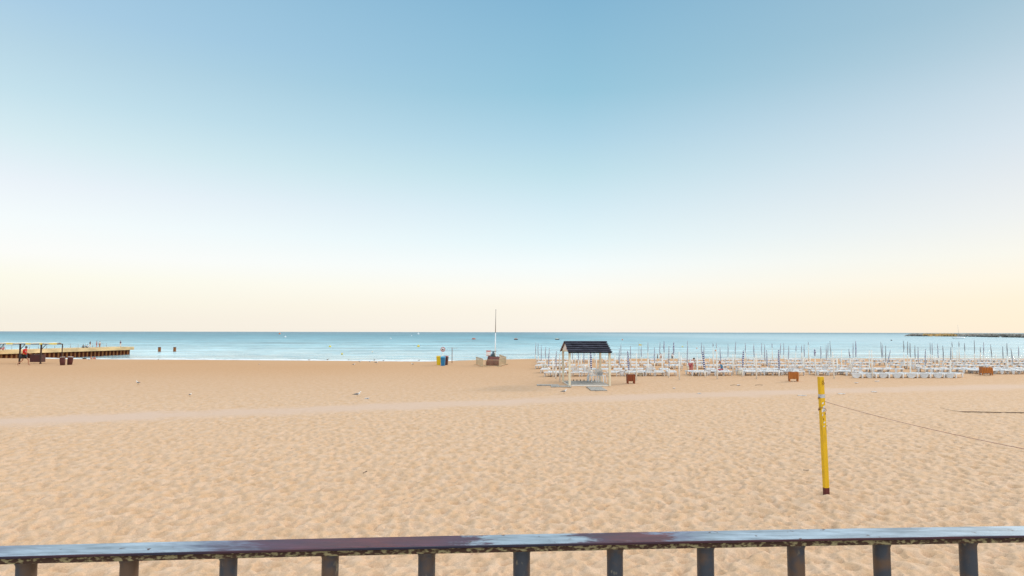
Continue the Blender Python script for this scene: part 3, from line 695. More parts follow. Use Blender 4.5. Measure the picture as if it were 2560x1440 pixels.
# ------------------------------------------------------------------ pier
pe = at(325, 887.3, z=SEA); ps = at(100, 896.8, z=SEA)
dr = (pe - ps).normalized(); back = ps - dr * 50
nr = Vector((-dr.y, dr.x, 0)); ang = math.atan2(dr.y, dr.x)
LP = (pe - back).length
PR = empty('pier', (back.x, back.y, SEA), ang, 'ochre concrete pier on rusty sheet piling running out to sea', 'pier')
PTOP = 1.30 + 0.95
b = MB(); b.box(((LP + .7) / 2, 2.6, PTOP - .42), (LP + .7, 6.4, .84)); b.build('deck', M['concrete'], PR)
b = MB(); V = []; F = []; x = 0
prof = []
while x < LP: prof += [(x, 0), (x + .42, 0), (x + .58, .4), (x + 1.0, .4)]; x += 1.16
prof = [(a_, c_) for a_, c_ in prof if a_ <= LP - .3]
end = []; y = .1
while y < 5.4: end += [(LP, y), (LP, y + .42), (LP - .4, y + .58), (LP - .4, y + 1.0)]; y += 1.16
prof += [p_ for p_ in end if p_[1] < 5.4]
for (x, y) in prof: V += [(x, y, -1.5), (x, y, PTOP - .80)]
for q in range(len(prof) - 1): F.append((2 * q, 2 * q + 2, 2 * q + 3, 2 * q + 1))
b.add(V, F); pl = b.build('sheet_piling', M['rustpile'], PR); pl.data.materials.append(M['ochre'])
for q in range(len(prof) - 1):
    if abs(prof[q][1]) < .01 and abs(prof[q + 1][1]) < .01: pl.data.polygons[q].material_index = 1
for i in range(60):
    x = LP - 2.6 - i * 2.2
    if x < 1: break
    b = MB(); b.cyl((x, 5.4, PTOP), (x, 5.4, PTOP + 1.0), .05, n=6); b.build('railing_post', M['steel'], PR)
b = MB(); b.beam((1, 5.4, PTOP + 1.0), (LP - 2.6, 5.4, PTOP + 1.0), .05, .05); b.build('handrail', M['steel'], PR)
for (px, lb) in ((398.5, 'square rusty mooring pile standing in the water, nearer the pier'), (436.5, 'square rusty mooring pile standing in the water, farther from the pier')):
    p = at(px, 879.5, z=SEA); r = empty('mooring_pile', p, .2, lb, 'mooring pile', 'mooring piles beyond the pier')
    b = MB(); b.box((0, 0, -.1), (.68, .68, 3.2)); b.build('pile', mat('orange_rust', (.30, .10, .02), .8, .5, 3), r)
    b = MB(); b.box((0, 0, 1.45), (.72, .72, .12)); b.build('cap', M['darkwood'], r)

# ------------------------------------------------------------------ breakwater and sailing boat
bw = [(2272, 840.4), (2290, 840.6), (2320, 841), (2360, 841.2), (2400, 841.6), (2450, 842), (2500, 843.2), (2560, 844), (2700, 847), (3000, 853)]
pts = [at(x, y, z=SEA) for x, y in bw]
def rocks(i0, i1, m, name, parent):
    b = MB()
    for i in range(i0, i1):
        a_, c_ = pts[i], pts[i + 1]; n_ = max(8, int((c_ - a_).length / 3.4))
        for q in range(n_):
            t = q / n_; p = a_.lerp(c_, t); H_ = 5.2 * min(1, .25 + (i + t) * .9) 
            for r_ in range(5):
                s_ = random.uniform(1.8, 3.6); off_ = random.uniform(0, 12)
                zc = SEA + H_ * min(1, .25 + off_ / 7) - s_ * .55 + random.uniform(-.25, .25)
                Mx = Matrix.Translation((p.x + random.uniform(-1.5, 1.5), p.y + off_, zc)) @ Matrix.Rotation(random.uniform(0, 6), 4, 'Z') @ Matrix.Rotation(random.uniform(-.5, .5), 4, 'X')
                b.box((0, 0, 0), (s_ * 1.6, s_ * 1.2, s_), Mx, taper=.7)
    return b.build(name, m, parent)
BW = empty('breakwater', (0, 0, 0), 0, 'low dark rock breakwater across the water at the far right', 'breakwater')
rocks(0, 2, M['rock'], 'rocks', BW); rocks(2, 4, M['sunlitrock'], 'sunlit_rocks', BW); rocks(4, 9, M['rock'], 'rocks', BW)
sb = at(2397, 846.2, z=SEA); kk = sb.y / FPX
SB = empty('sailing_boat', sb, R(8), 'pale sailing boat with bare mast in front of the breakwater', 'sailing boat')
b = MB(); L2 = 17 * kk
b.loft([(-L2, 0, 1.0), (-L2 * .9, 0, .65), (-L2 * .4, 0, .5), (L2 * .3, 0, .55), (L2 * .8, 0, .75), (L2 * 1.05, 0, 1.1)], [(1.0, .3), (1.5, .7), (1.7, .75), (1.6, .75), (.9, .6), (.1, .15)], 12); b.build('hull', mat('pale_blue_hull', (.55, .62, .66), .4), SB)
b = MB(); b.box((-.6, 0, 1.6), (5, 1.8, .7), taper=.8); b.build('cabin', M['white'], SB)
b = MB(); b.cyl((.4, 0, 1), (-.6, 0, 34 * kk), .14, .08, 6); b.beam((.4, 0, 2.4), (-4.2, 0, 2.6), .12, .12); b.build('mast', M['steel'], SB)

# ------------------------------------------------------------------ buoys and small boats
def buoy(px, py, s_, m, label, name='buoy', cat='buoy'):
    p = at(px, py, z=SEA); kx = p.y / FPX; r_ = s_ * kx / 2
    b = MB(); b.ball((0, 0, r_ * .45), (r_, r_, r_ * .85), 10, 6); b.cyl((0, 0, r_), (0, 0, r_ * 1.7), r_ * .2, n=6)
    o = b.build(name, m); o.location = p; tag(o, label, cat, 'marker buoys on the sea')
buoy(699, 835.5, 5, M['orange'], 'tiny pink buoy near the horizon, left of the white ones')
buoy(713.5, 843.5, 5, M['white'], 'small white buoy just below the pink one at left')
buoy(825, 868, 6, M['yellowtape'], 'small yellow buoy left of the gulls, farther out')
buoy(855, 886, 5, M['yellowtape'], 'faint yellow buoy nearest to the beach')
buoy(931, 880.5, 4, M['canvas'], 'tiny pale buoy above the group of gulls')
buoy(976.5, 847.5, 4, M['white'], 'tiny white buoy between the gulls and the horizon, left of two')
buoy(1029, 840, 3, M['white'], 'tiny white speck of a buoy close to the horizon')
buoy(1046, 836, 5, M['white'], 'white buoy almost on the horizon above the recycling bins')
buoy(1046, 867.5, 7, M['yellowtape'], 'yellow buoy left of the round sign')
buoy(2228.5, 852, 4, M['gullgrey'], 'dark buoy on pale water above the leaning parasol')
buoy(1556, 850.5, 4, M['orange'], 'tiny orange buoy right of the shelter roof')
buoy(1706, 868, 4, M['yellowtape'], 'tiny yellow buoy above the sunbeds, left one')
buoy(1742, 872, 4, M['orange'], 'tiny orange buoy above the sunbeds')
buoy(1789, 878, 5, M['orange'], 'small orange buoy above the sunbeds, right one')
def dinghy(px, py, wpx, m, m2, label):
    p = at(px, py, z=SEA); kx = p.y / FPX; L_ = wpx * kx / 2
    r = empty('small_boat', p, R(5), label, 'boat', 'small boats moored off the beach')
    b = MB(); b.loft([(-L_, 0, .5), (-L_ * .7, 0, .4), (0, 0, .35), (L_ * .7, 0, .4), (L_, 0, .6)], [(.3, .1), (.9, .4), (1, .42), (.8, .4), (.1, .1)], 10); b.build('hull', m, r)
    b = MB(); b.loft([(-L_ * .8, 0, .8), (0, 0, .9), (L_ * .6, 0, .85)], [(.5, .18), (.85, .32), (.4, .15)], 8); b.build('cover', m2, r)
dinghy(1184.5, 848.5, 11, M['orange'], M['pinkcloth'], 'low orange boat on the sea left of the flagpole')
dinghy(1290, 849.5, 11, M['darkwood'], M['orange'], 'small boat with orange cover and dark hull right of the flagpole')
dinghy(1393, 849.5, 12, M['darkwood'], M['canvas'], 'small white covered boat just left of the shelter roof')

# ------------------------------------------------------------------ recycling bins, signs, posts
def wheelie(px, py, m, lid, rz, label):
    p = g(px, py); r = empty('recycling_bin', p, rz, label, 'recycling bin', 'row of coloured recycling bins')
    b = MB(); V = []
    for z, s_, o_ in ((-.03, .17, 0), (.1, .18, 0), (.84, .225, 0)): V += [(-s_, -s_, z), (s_, -s_, z), (s_, s_, z), (-s_, s_, z)]
    b.add(V, [(3, 2, 1, 0)] + [(i * 4 + k_, i * 4 + (k_ + 1) % 4, (i + 1) * 4 + (k_ + 1) % 4, (i + 1) * 4 + k_) for i in range(2) for k_ in range(4)] + [(8, 9, 10, 11)]); b.build('body', m, r)
    b = MB(); V = [(-.245, -.25, .845), (.245, -.25, .845), (.245, .23, .845), (-.245, .23, .845), (-.22, -.2, .91), (.22, -.2, .91), (.2, .2, .95), (-.2, .2, .95)]
    b.add(V, [(3, 2, 1, 0), (4, 5, 6, 7), (0, 1, 5, 4), (1, 2, 6, 5), (2, 3, 7, 6), (3, 0, 4, 7)]); b.build('lid', lid, r)
wheelie(1096.5, 912.5, M['yellowbin'], mat('yellow_lid', (.62, .42, .02), .4, .1), R(12), 'yellow recycling bin, leftmost of the coloured bins')
wheelie(1107.5, 914.5, M['bluebin'], mat('light_blue_lid', (.05, .34, .55), .4, .1), R(-5), 'blue recycling bin between the yellow and the maroon one')
wheelie(1114.3, 912.5, M['maroon'], mat('maroon_lid', (.20, .02, .03), .4, .1), R(-14), 'dark maroon recycling bin, rightmost of the coloured bins')
p = g(1107, 907); kx = p.y / FPX
r = empty('round_sign', p, 0, 'round white prohibition sign with red ring above the bins', 'sign')
zc = CAMZ - (873 - 829.8) * kx; rad = 5.8 * kx
b = MB(); b.cyl((0, 0, -.2), (0, 0, zc + rad * .9), .022, n=8); b.build('post', M['whitepole'], r)
b = MB(); b.loft([(0, -.03, zc), (0, -.045, zc)], rad, 24); b.build('plate', M['white'], r)
b = MB(); ring = [(rad * .93 * math.cos(a_ * math.pi / 12), -.05, zc + rad * .93 * math.sin(a_ * math.pi / 12)) for a_ in range(25)]
b.loft(ring, .025, 6, cap=False); b.beam((-rad * .55, -.052, zc - rad * .7), (rad * .55, -.052, zc + rad * .7), .045, .012); b.build('red_ring', mat('red_sign_paint', (.45, .05, .06), .5), r)
b = MB(); b.box((-.03, -.0475, zc + .02), (.16, .005, .09)); b.box((.04, -.0475, zc - .05), (.07, .005, .14)); b.build('pictogram', M['black'], r)
p = g(1130, 907.5); kx = p.y / FPX
r = empty('tee_post', p, 0, 'brown post with thin horizontal arms right of the bins', 'post'); ht = 38 * kx
b = MB(); b.cyl((0, 0, -.2), (.0, 0, ht), .04, .032, 8); b.build('post', M['brown'], r)
b = MB(); b.cyl((-13 * kx, 0, ht - .02), (13.5 * kx, 0, ht - .06), .02, n=6); b.build('arm', M['steel'], r)
p = g(1237.6, 901.5); tpt = at(1239.6, 775, Y=p.y)
r = empty('flagpole', p, 0, 'tall slender white flagpole rising above the horizon', 'flagpole')
b = MB(); d_ = tpt - p; b.loft([(0, 0, -.2), tuple(d_ * .55)], [.065, .05], 10); b.build('pole', M['white'], r)
b = MB(); b.loft([tuple(d_ * .55), tuple(d_)], [.046, .030], 10); b.build('pole_top', mat('grey_mast', (.26, .23, .21), .6, .2, 4), r)
b = MB(); b.ball(tuple(d_ + Vector((0, 0, .03))), .055, 8, 6); b.build('finial', M['steel'], r)
p = g(1221, 905); kx = p.y / FPX
r = empty('notice_board', p, 0, 'white notice board with red band beside the covered watercraft', 'sign')
b = MB(); b.cyl((0, 0.02, -.1), (0, 0.02, 28 * kx), .025, n=6); b.build('post', M['whitepole'], r)
b = MB(); b.box((0, 0, 22 * kx), (11.5 * kx, .03, 14 * kx)); b.build('panel', M['whitecloth'], r)
b = MB(); b.box((0, -.019, 27 * kx), (11.5 * kx, .008, 2.6 * kx)); b.build('red_band', M['pinkcloth'], r)
b = MB(); b.box((-3 * kx, -.019, 16.5 * kx), (5 * kx, .008, 1.2 * kx)); b.build('red_strip', M['pinkcloth'], r)

# covered watercraft on a trailer, ringed by barriers
p = g(1232.5, 915) + Vector((0, .9, 0)); kx = p.y / FPX
r = empty('watercraft', p, 0, 'personal watercraft under a red-brown tarp with dark green nose', 'watercraft')
b = MB(); V = []; F = []; nu = 14
for j, (y, hw, ht) in enumerate(((-.65, .56, .5), (-.5, .68, .86), (0, .70, .98), (.7, .64, .92), (1.4, .5, .75), (1.6, .35, .4))):
    for i in range(nu + 1):
        t = math.pi * i / nu; s_ = 1 + .07 * math.sin(5 * t + j)
        V.append((-hw * math.copysign(abs(math.cos(t)) ** .45, math.cos(t)) * s_, y, ht * math.sin(t) ** .55 * s_ + .02 if 0 < i < nu else .02))
for j in range(5):
    for i in range(nu): F.append((j * (nu + 1) + i, (j + 1) * (nu + 1) + i, (j + 1) * (nu + 1) + i + 1, j * (nu + 1) + i + 1))
F.append(tuple(range(nu + 1))); F.append(tuple(5 * (nu + 1) + i for i in range(nu, -1, -1)))
b.add(V, F, True); b.build('tarp', M['tarp'], r)
b = MB(); b.loft([(-.05, -.35, .7), (-.04, -.1, .98), (0, .15, 1.30), (0, .3, 1.42)], [(.36, .2), (.29, .22), (.10, .12), (.05, .05)], 10, up=(0, 1, 0)); b.build('nose', M['darkgreen'], r)
b = MB(); b.beam((-.55, -.42, .72), (-.02, -.06, 1.33), .07, .05); b.beam((-.38, -.45, .75), (.02, -.12, 1.28), .04, .05); b.build('stripe', M['bluegrey'], r)
b = MB(); b.loft([(-.28, .2, 1.47), (-.05, .2, 1.43), (.05, .2, 1.43), (.32, .2, 1.46)], .028, 6); b.build('handlebar', M['black'], r)
def barrier(a_, c_, label, hgt=.80):
    a_, c_ = g(*a_), g(*c_); d_ = c_ - a_; L_ = d_.length
    r = empty('barrier', a_, math.atan2(d_.y, d_.x), label, 'barrier', 'low steel barriers ringing the watercraft')
    b = MB(); 
    for z in (.10, hgt): b.beam((0, 0, z), (L_, 0, z), .04, .04)
    for x in (0, L_): b.beam((x, 0, 0.0), (x, 0, hgt), .045, .045)
    for x in (.12, L_ - .12): b.beam((x, -.25, .02), (x, .25, .02), .04, .04)
    b.build('frame', M['barrier'], r)
    b = MB(); n_ = max(3, int(L_ / (.115 if hgt < .7 else .17)))
    for i in range(1, n_): b.beam((L_ * i / n_, 0, .1), (L_ * i / n_, 0, hgt), .015, .015)
    b.build('bars', M['barrier'], r)
barrier((1190.5, 911), (1207, 918), 'steel barrier left of the watercraft, standing askew')
barrier((1214, 917), (1247.5, 917.5), 'steel barrier across the front of the watercraft', .68)
barrier((1248.5, 916.5), (1265, 912), 'steel barrier right of the watercraft')
barrier((1265, 911), (1249, 904), 'steel barrier behind the watercraft at right')

# ------------------------------------------------------------------ parasols
# (top x, top y, canopy bottom y, base x, base y, kind) kind: 's' slim, 'w' wide, 'b' plain slate blue
PARA = [(1340, 856, 888, 1338, 901, 's'), (1345, 858.5, 891, 1346, 908, 's'), (1353, 864, 902, 1354, 918, 's'), (1363.8, 867.7, 897, 1364, 922, 's'), (1373, 871, 918, 1371, 937, 's'),
 (1390.7, 878.4, 920, 1389.5, 947.4, 's'), (1431, 872, 900, 1431, 912, 's'), (1446, 874, 902, 1446, 920, 's'), (1460, 872, 910, 1460, 928, 's'), (1476, 876, 924, 1480, 946.5, 'w'), (1485, 866, 890, 1486, 906, 's'),
 (1548, 870.6, 916, 1548, 928, 's'), (1552.5, 859, 891, 1552, 906, 's'), (1569, 878, 928, 1573.5, 941, 'w'), (1576, 865, 899, 1577, 916, 's'), (1603, 866, 893, 1604, 918, 's'),
 (1620, 856, 882, 1619.5, 902, 's'), (1636, 869, 908, 1636, 928, 's'), (1650, 856, 888, 1649, 908, 's'), (1660, 853.6, 882, 1660, 902, 'w'), (1672, 866, 922, 1672.6, 944, 's'), (1684.5, 856, 888, 1683.3, 917, 'w'),
 (1719, 852.6, 912, 1718, 920, 's'), (1754, 857, 887, 1753, 905, 's'), (1759.5, 865, 898, 1761, 925, 's'), (1756.5, 879, 926, 1763.6, 943, 'w'), (1782.5, 858, 867, 1783, 913, 's'), (1790.4, 858.5, 870, 1792, 908, 's'),
 (1800, 870.6, 910, 1802, 930, 's'), (1820, 860, 894, 1820, 906, 's'), (1839, 855.5, 887, 1836.5, 915, 's'), (1858, 877.4, 920, 1855.8, 942, 'w'), (1863.3, 858, 882, 1864, 917, 's'),
 (1884, 861, 894, 1886, 922, 's'), (1903.7, 858, 888, 1904.6, 905, 's'), (1911, 862, 902, 1912.5, 917, 's'), (1916.4, 875.5, 918, 1919, 937, 's'), (1930, 859, 870, 1931.5, 909, 's'), (1946.5, 876, 926, 1948, 941, 'w'),
 (1951.4, 858.5, 888, 1950, 905, 's'), (1959.4, 858, 888, 1959, 903, 's'), (1972, 865, 898, 1970.5, 924, 's'), (1990, 864, 878, 1987.5, 930, 's'), (2003.4, 864, 882, 2004, 905, 's'), (2010.4, 862, 893, 2011, 917, 's'),
 (2020.6, 855, 862, 2022, 901, 's'), (2036.5, 872.6, 889.6, 2039.4, 940, 'w'), (2051.8, 867, 898, 2053, 924, 's'), (2065.6, 864, 903, 2066, 916, 's'), (2070, 858.5, 892, 2069.5, 904, 's'), (2074.5, 853, 894, 2079, 910, 'b'),
 (2121.7, 874, 896, 2130.4, 940, 's'), (2132.4, 858, 894, 2133, 912, 's'), (2139, 853, 893, 2140, 905, 'w'), (2202, 855, 896, 2206, 915, 'b'), (2205.8, 861.4, 896, 2207.5, 905, 's'), (2214, 865, 906, 2214.5, 922, 'b'),
 (2226, 875.5, 910, 2214.5, 928, 's'), (2259, 853, 880, 2261, 921, 'b'), (2269.4, 854, 887, 2268.6, 923, 'b'), (2275, 859, 893.5, 2276.5, 944, 'b'), (2287, 864, 898, 2288, 925, 'b'), (2295, 868, 910, 2296, 925, 's'),
 (2313.3, 873, 916, 2313, 932, 's'), (2325, 857.5, 886, 2326.5, 905, 'b'), (2330, 858.5, 889, 2330.8, 912, 's'), (2344, 860.4, 895, 2347, 920, 's'), (2357, 865, 902, 2360.5, 925, 'b'), (2376.7, 869, 900, 2375.6, 943.6, 'b'),
 (2380, 854.6, 868, 2382, 905, 'b'), (2397, 854.6, 867, 2398.5, 910, 'b'), (2410.8, 858.5, 879, 2413.5, 920.7, 'b'), (2435.4, 851, 884, 2437, 918, 'b'), (2450.5, 868, 882, 2451.5, 910, 'b'), (2458.8, 856, 889, 2459.5, 912, 's'),
 (2475.8, 861.4, 894, 2482, 917, 'b'), (2506.4, 866, 899, 2508, 919, 'b'), (2516.6, 858.5, 890, 2519.5, 933, 'b'), (2527.3, 870.6, 912, 2535, 926, 'b'), (2545.6, 866, 895, 2548, 915, 's')]
BARE = [(1382, 894, 1382.5, 942.6), (1399, 886, 1399.7, 953.8), (1471.5, 886, 1471.7, 941), (1453, 886, 1453, 928), (1437.6, 888, 1437.6, 918), (1491, 884, 1491, 934), (1537.2, 884, 1537.4, 928), (1591, 884, 1591.2, 951),
 (1619.8, 890, 1620.3, 937), (1655.5, 886, 1656, 939), (1562, 890, 1562.3, 930), (1515, 890, 1515, 918), (1697.5, 880, 1698.5, 950.4), (1702.5, 887, 1703, 928), (1742.5, 887, 1743.2, 937), (1792, 882, 1793.3, 948), (1832, 886, 1832.6, 937),
 (1774, 893, 1774, 911), (1784, 890, 1784, 928), (1889.5, 884, 1891.6, 948), (2007, 882, 2009.2, 936), (2025, 892, 2025.3, 927), (1963, 892, 1963.5, 916), (2081, 880, 2085.7, 947), (2092, 892, 2093.5, 935),
 (2103.5, 876, 2104.2, 929), (2179, 876, 2181, 945.5), (2173, 876, 2174, 930), (2337.5, 890, 2337.8, 922), (2348.5, 890, 2349.3, 922), (2320.5, 888, 2321.5, 915), (2392.6, 875, 2393, 921), (2489, 886, 2490.3, 920)]
def horiz(x): return 827.7 + x * .0018
allp = []
for (tx, ty_, cy, bx, by, kd) in PARA: allp.append((g(bx, by).y, bx, 'p', (tx, ty_, cy, bx, by, kd)))
for (tx, ty_, bx, by) in BARE: allp.append((g(bx, by).y, bx, 'b', (tx, ty_, bx, by)))
ROWN = [(0, 50.0, 'front'), (50.0, 57.5, 'second'), (57.5, 64.5, 'third'), (64.5, 90, 'back')]
LAND = [(1470, 'shelter'), (1577, 'reddish litter bin'), (1983, 'orange litter bin left of the yellow post'), (2060, 'yellow post'), (2465, 'rightmost litter bin')]
for lo, hi, rn in ROWN:
    row = sorted([a_ for a_ in allp if lo <= a_[0] < hi], key=lambda a_: a_[1])
    cnt = {'p': 0, 'b': 0}
    for (Yd, bx, ty, d) in row:
        cnt[ty] += 1
        p = g(bx, d[-2] if ty == 'p' else d[-1])
        tpt = at(d[0], d[1], Y=p.y); ax = tpt - p; H_ = ax.length
        lean = math.degrees(math.atan2(ax.x - ax.z * 0, ax.z))
        ls = ''
        if lean > 6: ls = 'leaning right, '
        elif lean < -5: ls = 'leaning left, '
        if ty == 'p':
            kd = d[5]; cf = max(.02, (d[4] - d[2]) / (d[4] - d[1]))
            desc = {'s': 'slim closed striped parasol', 'w': 'bulky closed blue striped parasol', 'b': 'slim closed slate blue parasol'}[kd]
            r = empty('parasol', p, 0, f'{desc}, {ls}{ordw(cnt[ty])} parasol from the left in the {rn} row', 'parasol', 'closed parasols on the sunbed field')
        else:
            cf = 1
            r = empty('parasol_pole', p, 0, f'bare white parasol pole, {ls}{ordw(cnt[ty])} bare pole from the left in the {rn} row', 'pole', 'bare parasol poles on the sunbed field')
        r.rotation_euler = (random.uniform(-.01, .01), math.atan2(ax.x, ax.z), 0)
        th = .048 if Yd > 55 else .054
        b = MB(); zz = max(.5, min(1.25, H_ * cf))
        b.loft([(0, 0, -.1), (0, 0, zz - .02), (0, 0, zz + .02), (0, 0, max(zz + .03, H_ * cf + .03) if ty == 'p' else H_ * .8), (0, 0, H_ - .02)], [th, th, .034, .012 if ty == 'p' else .030, .008 if ty == 'p' else .026], 8); b.build('pole', M['whitepole'], r)
        if ty == 'p':
            z0 = H_ * cf; z1 = H_; rm = .078 if kd == 'w' else .050; kn = []; rs = []
            n_ = 9
            for i in range(n_ + 1):
                t = i / n_; prof_ = (.55 + .55 * math.sin(min(1, t * 1.6) * math.pi * .5)) * (1 - .55 * max(0, t - .45) / .55)
                kn.append((.012 * math.sin(t * 7 + bx), .012 * math.cos(t * 5 + bx), z0 + (z1 - z0) * t)); rs.append(rm * prof_ * random.uniform(.88, 1.1))
            kn.append((0, 0, z1 + .05)); rs.append(.008)
            b = MB(); b.loft(kn, rs, 10, star=.22); b.build('canopy', M[{'s': 'stripe', 'w': 'stripewide', 'b': 'plainblue'}[kd]], r)
        else:
            b = MB(); b.ball((0, 0, H_ - .01), .036, 6, 4); b.build('finial', M['whitepole'], r)

# small warning flag at the water's edge
p = g(1597.5, 902); kx = p.y / FPX
r = empty('beach_flag', p, 0, 'small yellow flag on a thin pole near the water right of the shelter', 'flag')
b = MB(); b.cyl((0, 0, 0), (0, 0, 46 * kx), .022, n=6); b.build('pole', M['steel'], r)
b = MB(); V = []
for i in range(7):
    for j in range(2): V.append((.03 + i * .055, .03 * math.sin(i), 41.5 * kx - .012 * i - (.17 - .012 * i) * j))
V2 = [(x, y + .006, z) for x, y, z in V]
b.add(V + V2, [(2 * i, 2 * i + 1, 2 * i + 3, 2 * i + 2) for i in range(6)] + [(14 + 2 * i + 2, 14 + 2 * i + 3, 14 + 2 * i + 1, 14 + 2 * i) for i in range(6)], True); b.build('flag', M['yellowtape'], r)

# ------------------------------------------------------------------ sun loungers
def lounger_parts():
    def bed(b):
        # side rails swept with a contour, and slats across them
        prof_ = [(-.95, .34), (-.7, .33), (-.3, .31), (.1, .31), (.4, .35), (.75, .33), (.95, .28)]
        for s_ in (-1, 1):
            for i in range(len(prof_) - 1):
                b.beam((s_ * .32, prof_[i][0], prof_[i][1]), (s_ * .32, prof_[i + 1][0], prof_[i + 1][1]), .05, .075)
        for i in range(20):
            y = .93 - 1.22 * i / 19; z = float(np.interp(y, [q[0] for q in prof_], [q[1] for q in prof_])) + .025
            b.box((0, y, z), (.60, .052, .02))
        b.box((0, -.95, .335), (.69, .05, .085)); b.box((0, .95, .285), (.69, .05, .07))
    def back(b, up):
        for i in range(11):
            t = i / 10; b.box((0, -.33 - .58 * t * math.cos(up), .36 + .58 * t * math.sin(up)), (.58, .045, .02))
        b.beam((-.26, -.33, .345), (-.26, -.33 - .6 * math.cos(up), .345 + .6 * math.sin(up)), .04, .04); b.beam((.26, -.33, .345), (.26, -.33 - .6 * math.cos(up), .345 + .6 * math.sin(up)), .04, .04)
    def leg(b, sx, y, wtop):
        V = []
        for x in (sx * .335 - .03, sx * .335 + .03):
            V += [(x, y - wtop / 2, .30), (x, y + wtop / 2, .30), (x, y + wtop * .27, 0.0), (x, y - wtop * .15, 0.0)]
        b.add(V, [(0, 1, 2, 3), (7, 6, 5, 4), (0, 4, 5, 1), (1, 5, 6, 2), (2, 6, 7, 3), (3, 7, 4, 0)])
    return bed, back, leg
bed, backf, leg = lounger_parts()
def end_skirt(b):
    # moulded end leg: wide at the top, drawn in towards the ground
    V = []; pr = [(-.34, .33), (.34, .33), (.31, .27), (.27, .16), (.19, .05), (.10, .01), (-.10, .01), (-.19, .05), (-.27, .16), (-.31, .27)]; k_ = len(pr)
    for yy_ in (-.965, -.925): V += [(x, yy_, z) for x, z in pr]
    b.add(V, [tuple(range(k_)), tuple(range(2 * k_ - 1, k_ - 1, -1))] + [(i, k_ + i, k_ + (i + 1) % k_, (i + 1) % k_) for i in range(k_)])
MESH = {}
def mk(key, f): b = MB(); f(b); MESH[key] = b.mesh(key, M['white'])
mk('bed', bed); mk('backrest', lambda b: backf(b, .06)); mk('backrest_up', lambda b: backf(b, .75)); mk('end_panel', end_skirt)
for q, (sx, y, wt) in enumerate(((-1, -.72, .26), (1, -.72, .26), (-1, .62, .22), (1, .62, .22))): mk('leg%d' % q, lambda b: leg(b, sx, y, wt))
b = MB(); bed(b); backf(b, .06)
for sx, y, wt in ((-1, -.72, .26), (1, -.72, .26), (-1, .62, .22), (1, .62, .22)): leg(b, sx, y, wt)
MESH['whole'] = b.mesh('sun_lounger', M['white'])
def lounger(p, rz, label, full, upb=False, panel=False):
    if full:
        r = empty('sun_lounger', p, rz, label, 'sun lounger', 'white sun loungers on the sand')
        parts = [('bed', 'bed'), ('backrest', 'backrest_up' if upb else 'backrest')] + [('leg', 'leg%d' % q) for q in range(4)] + ([('end_panel', 'end_panel')] if panel else [])
        for nm, key in parts:
            o = bpy.data.objects.new(nm, MESH[key]); C.objects.link(o); o.parent = r
    else:
        r = bpy.data.objects.new('sun_lounger', MESH['whole']); C.objects.link(r); r.location = p; r.rotation_euler = (0, 0, rz)
        tag(r, label, 'sun lounger', 'white sun loungers on the sand')
    return r
LR = []
F1 = [1380, 1402, 1441, 1469, 1534, 1577, 1600, 1620, 1648, 1678, 1733, 1752, 1790, 1814, 1860, 1882, 1912, 1935, 1967, 1990, 2044, 2064, 2108, 2128]
LR.append(('front', [(g(x, 940 - .0055 * (x - 1371) if x < 1950 else 937), None) for x in F1]))
SPX = [2156, 2188, 2222, 2256, 2290, 2324, 2357, 2386]
LR.append(('foremost', [(g(x, 943.5), None) for x in SPX]))
LR.append(('right-hand front', [(g(x, 934), None) for x in (2436, 2457, 2490, 2518, 2547, 2577)]))
def genrow(name, x0, y0, x1, y1, sp_, skip=.25):
    a_ = g(x0, y0); c_ = g(x1, y1); n_ = int((c_.x - a_.x) / sp_); L_ = []
    for i in range(n_):
        if random.random() < skip: continue
        q = a_.lerp(c_, i / n_); q.z = 0; L_.append((q + Vector((random.uniform(-.12, .12), random.uniform(-.35, .35), 0)), None))
    LR.append((name, L_))
genrow('second', 1366, 931.5, 2590, 930, .98)
genrow('third', 1350, 921, 2610, 921.5, 1.0)
genrow('fourth', 1356, 912.5, 2620, 914, 1.02)
genrow('last', 1356, 905, 2620, 906.5, 1.05)
for name, L_ in LR:
    L_.sort(key=lambda q: q[0].x / q[0].y)
    for i, (p, _) in enumerate(L_):
        azr = math.atan2(p.x, p.y)
        rz = R(-20 + 1.15 * math.degrees(azr) * .95) + random.uniform(-.14, .14)
        if name == 'foremost': rz = R(-52) + random.uniform(-.05, .05)
        full = name in ('front', 'foremost', 'right-hand front', 'second')
        up_ = name in ('front', 'second') and random.random() < .12
        p = Vector((p.x, p.y, p.z - .015))
        lounger(p, rz, f'white plastic sun lounger{", backrest raised" if up_ else ""}, {ordw(i + 1)} from the left in the {name} row', full, up_, name == 'foremost')
# little round side tables
for i, (x, y, lb) in enumerate(((1555, 940, 'between the shelter and the reddish litter bin'), (1601, 940, 'just right of the reddish litter bin'), (1771, 938, 'beside the seated person in blue'), (1850, 938, 'right of the seated person in blue'),
        (1955.5, 937, 'left of the orange litter bin near the yellow post'), (1723, 926, 'behind the standing person in red trousers'), (2297, 929, 'behind the foremost loungers'), (1362, 922, 'left of the shelter'))):
    p = g(x, y); r = empty('side_table', p, 0, 'pale round plastic side table ' + lb, 'side table', 'round side tables among the loungers')
    b = MB(); b.loft([(0, 0, 0), (0, 0, .2), (0, 0, .40)], [.17, .15, .19], 14); b.build('base', M['canvas'] if i % 2 else M['whitecloth'], r)
    b = MB(); b.loft([(0, 0, .40), (0, 0, .43)], [.24, .24], 16); b.build('table_top', M['white'], r)

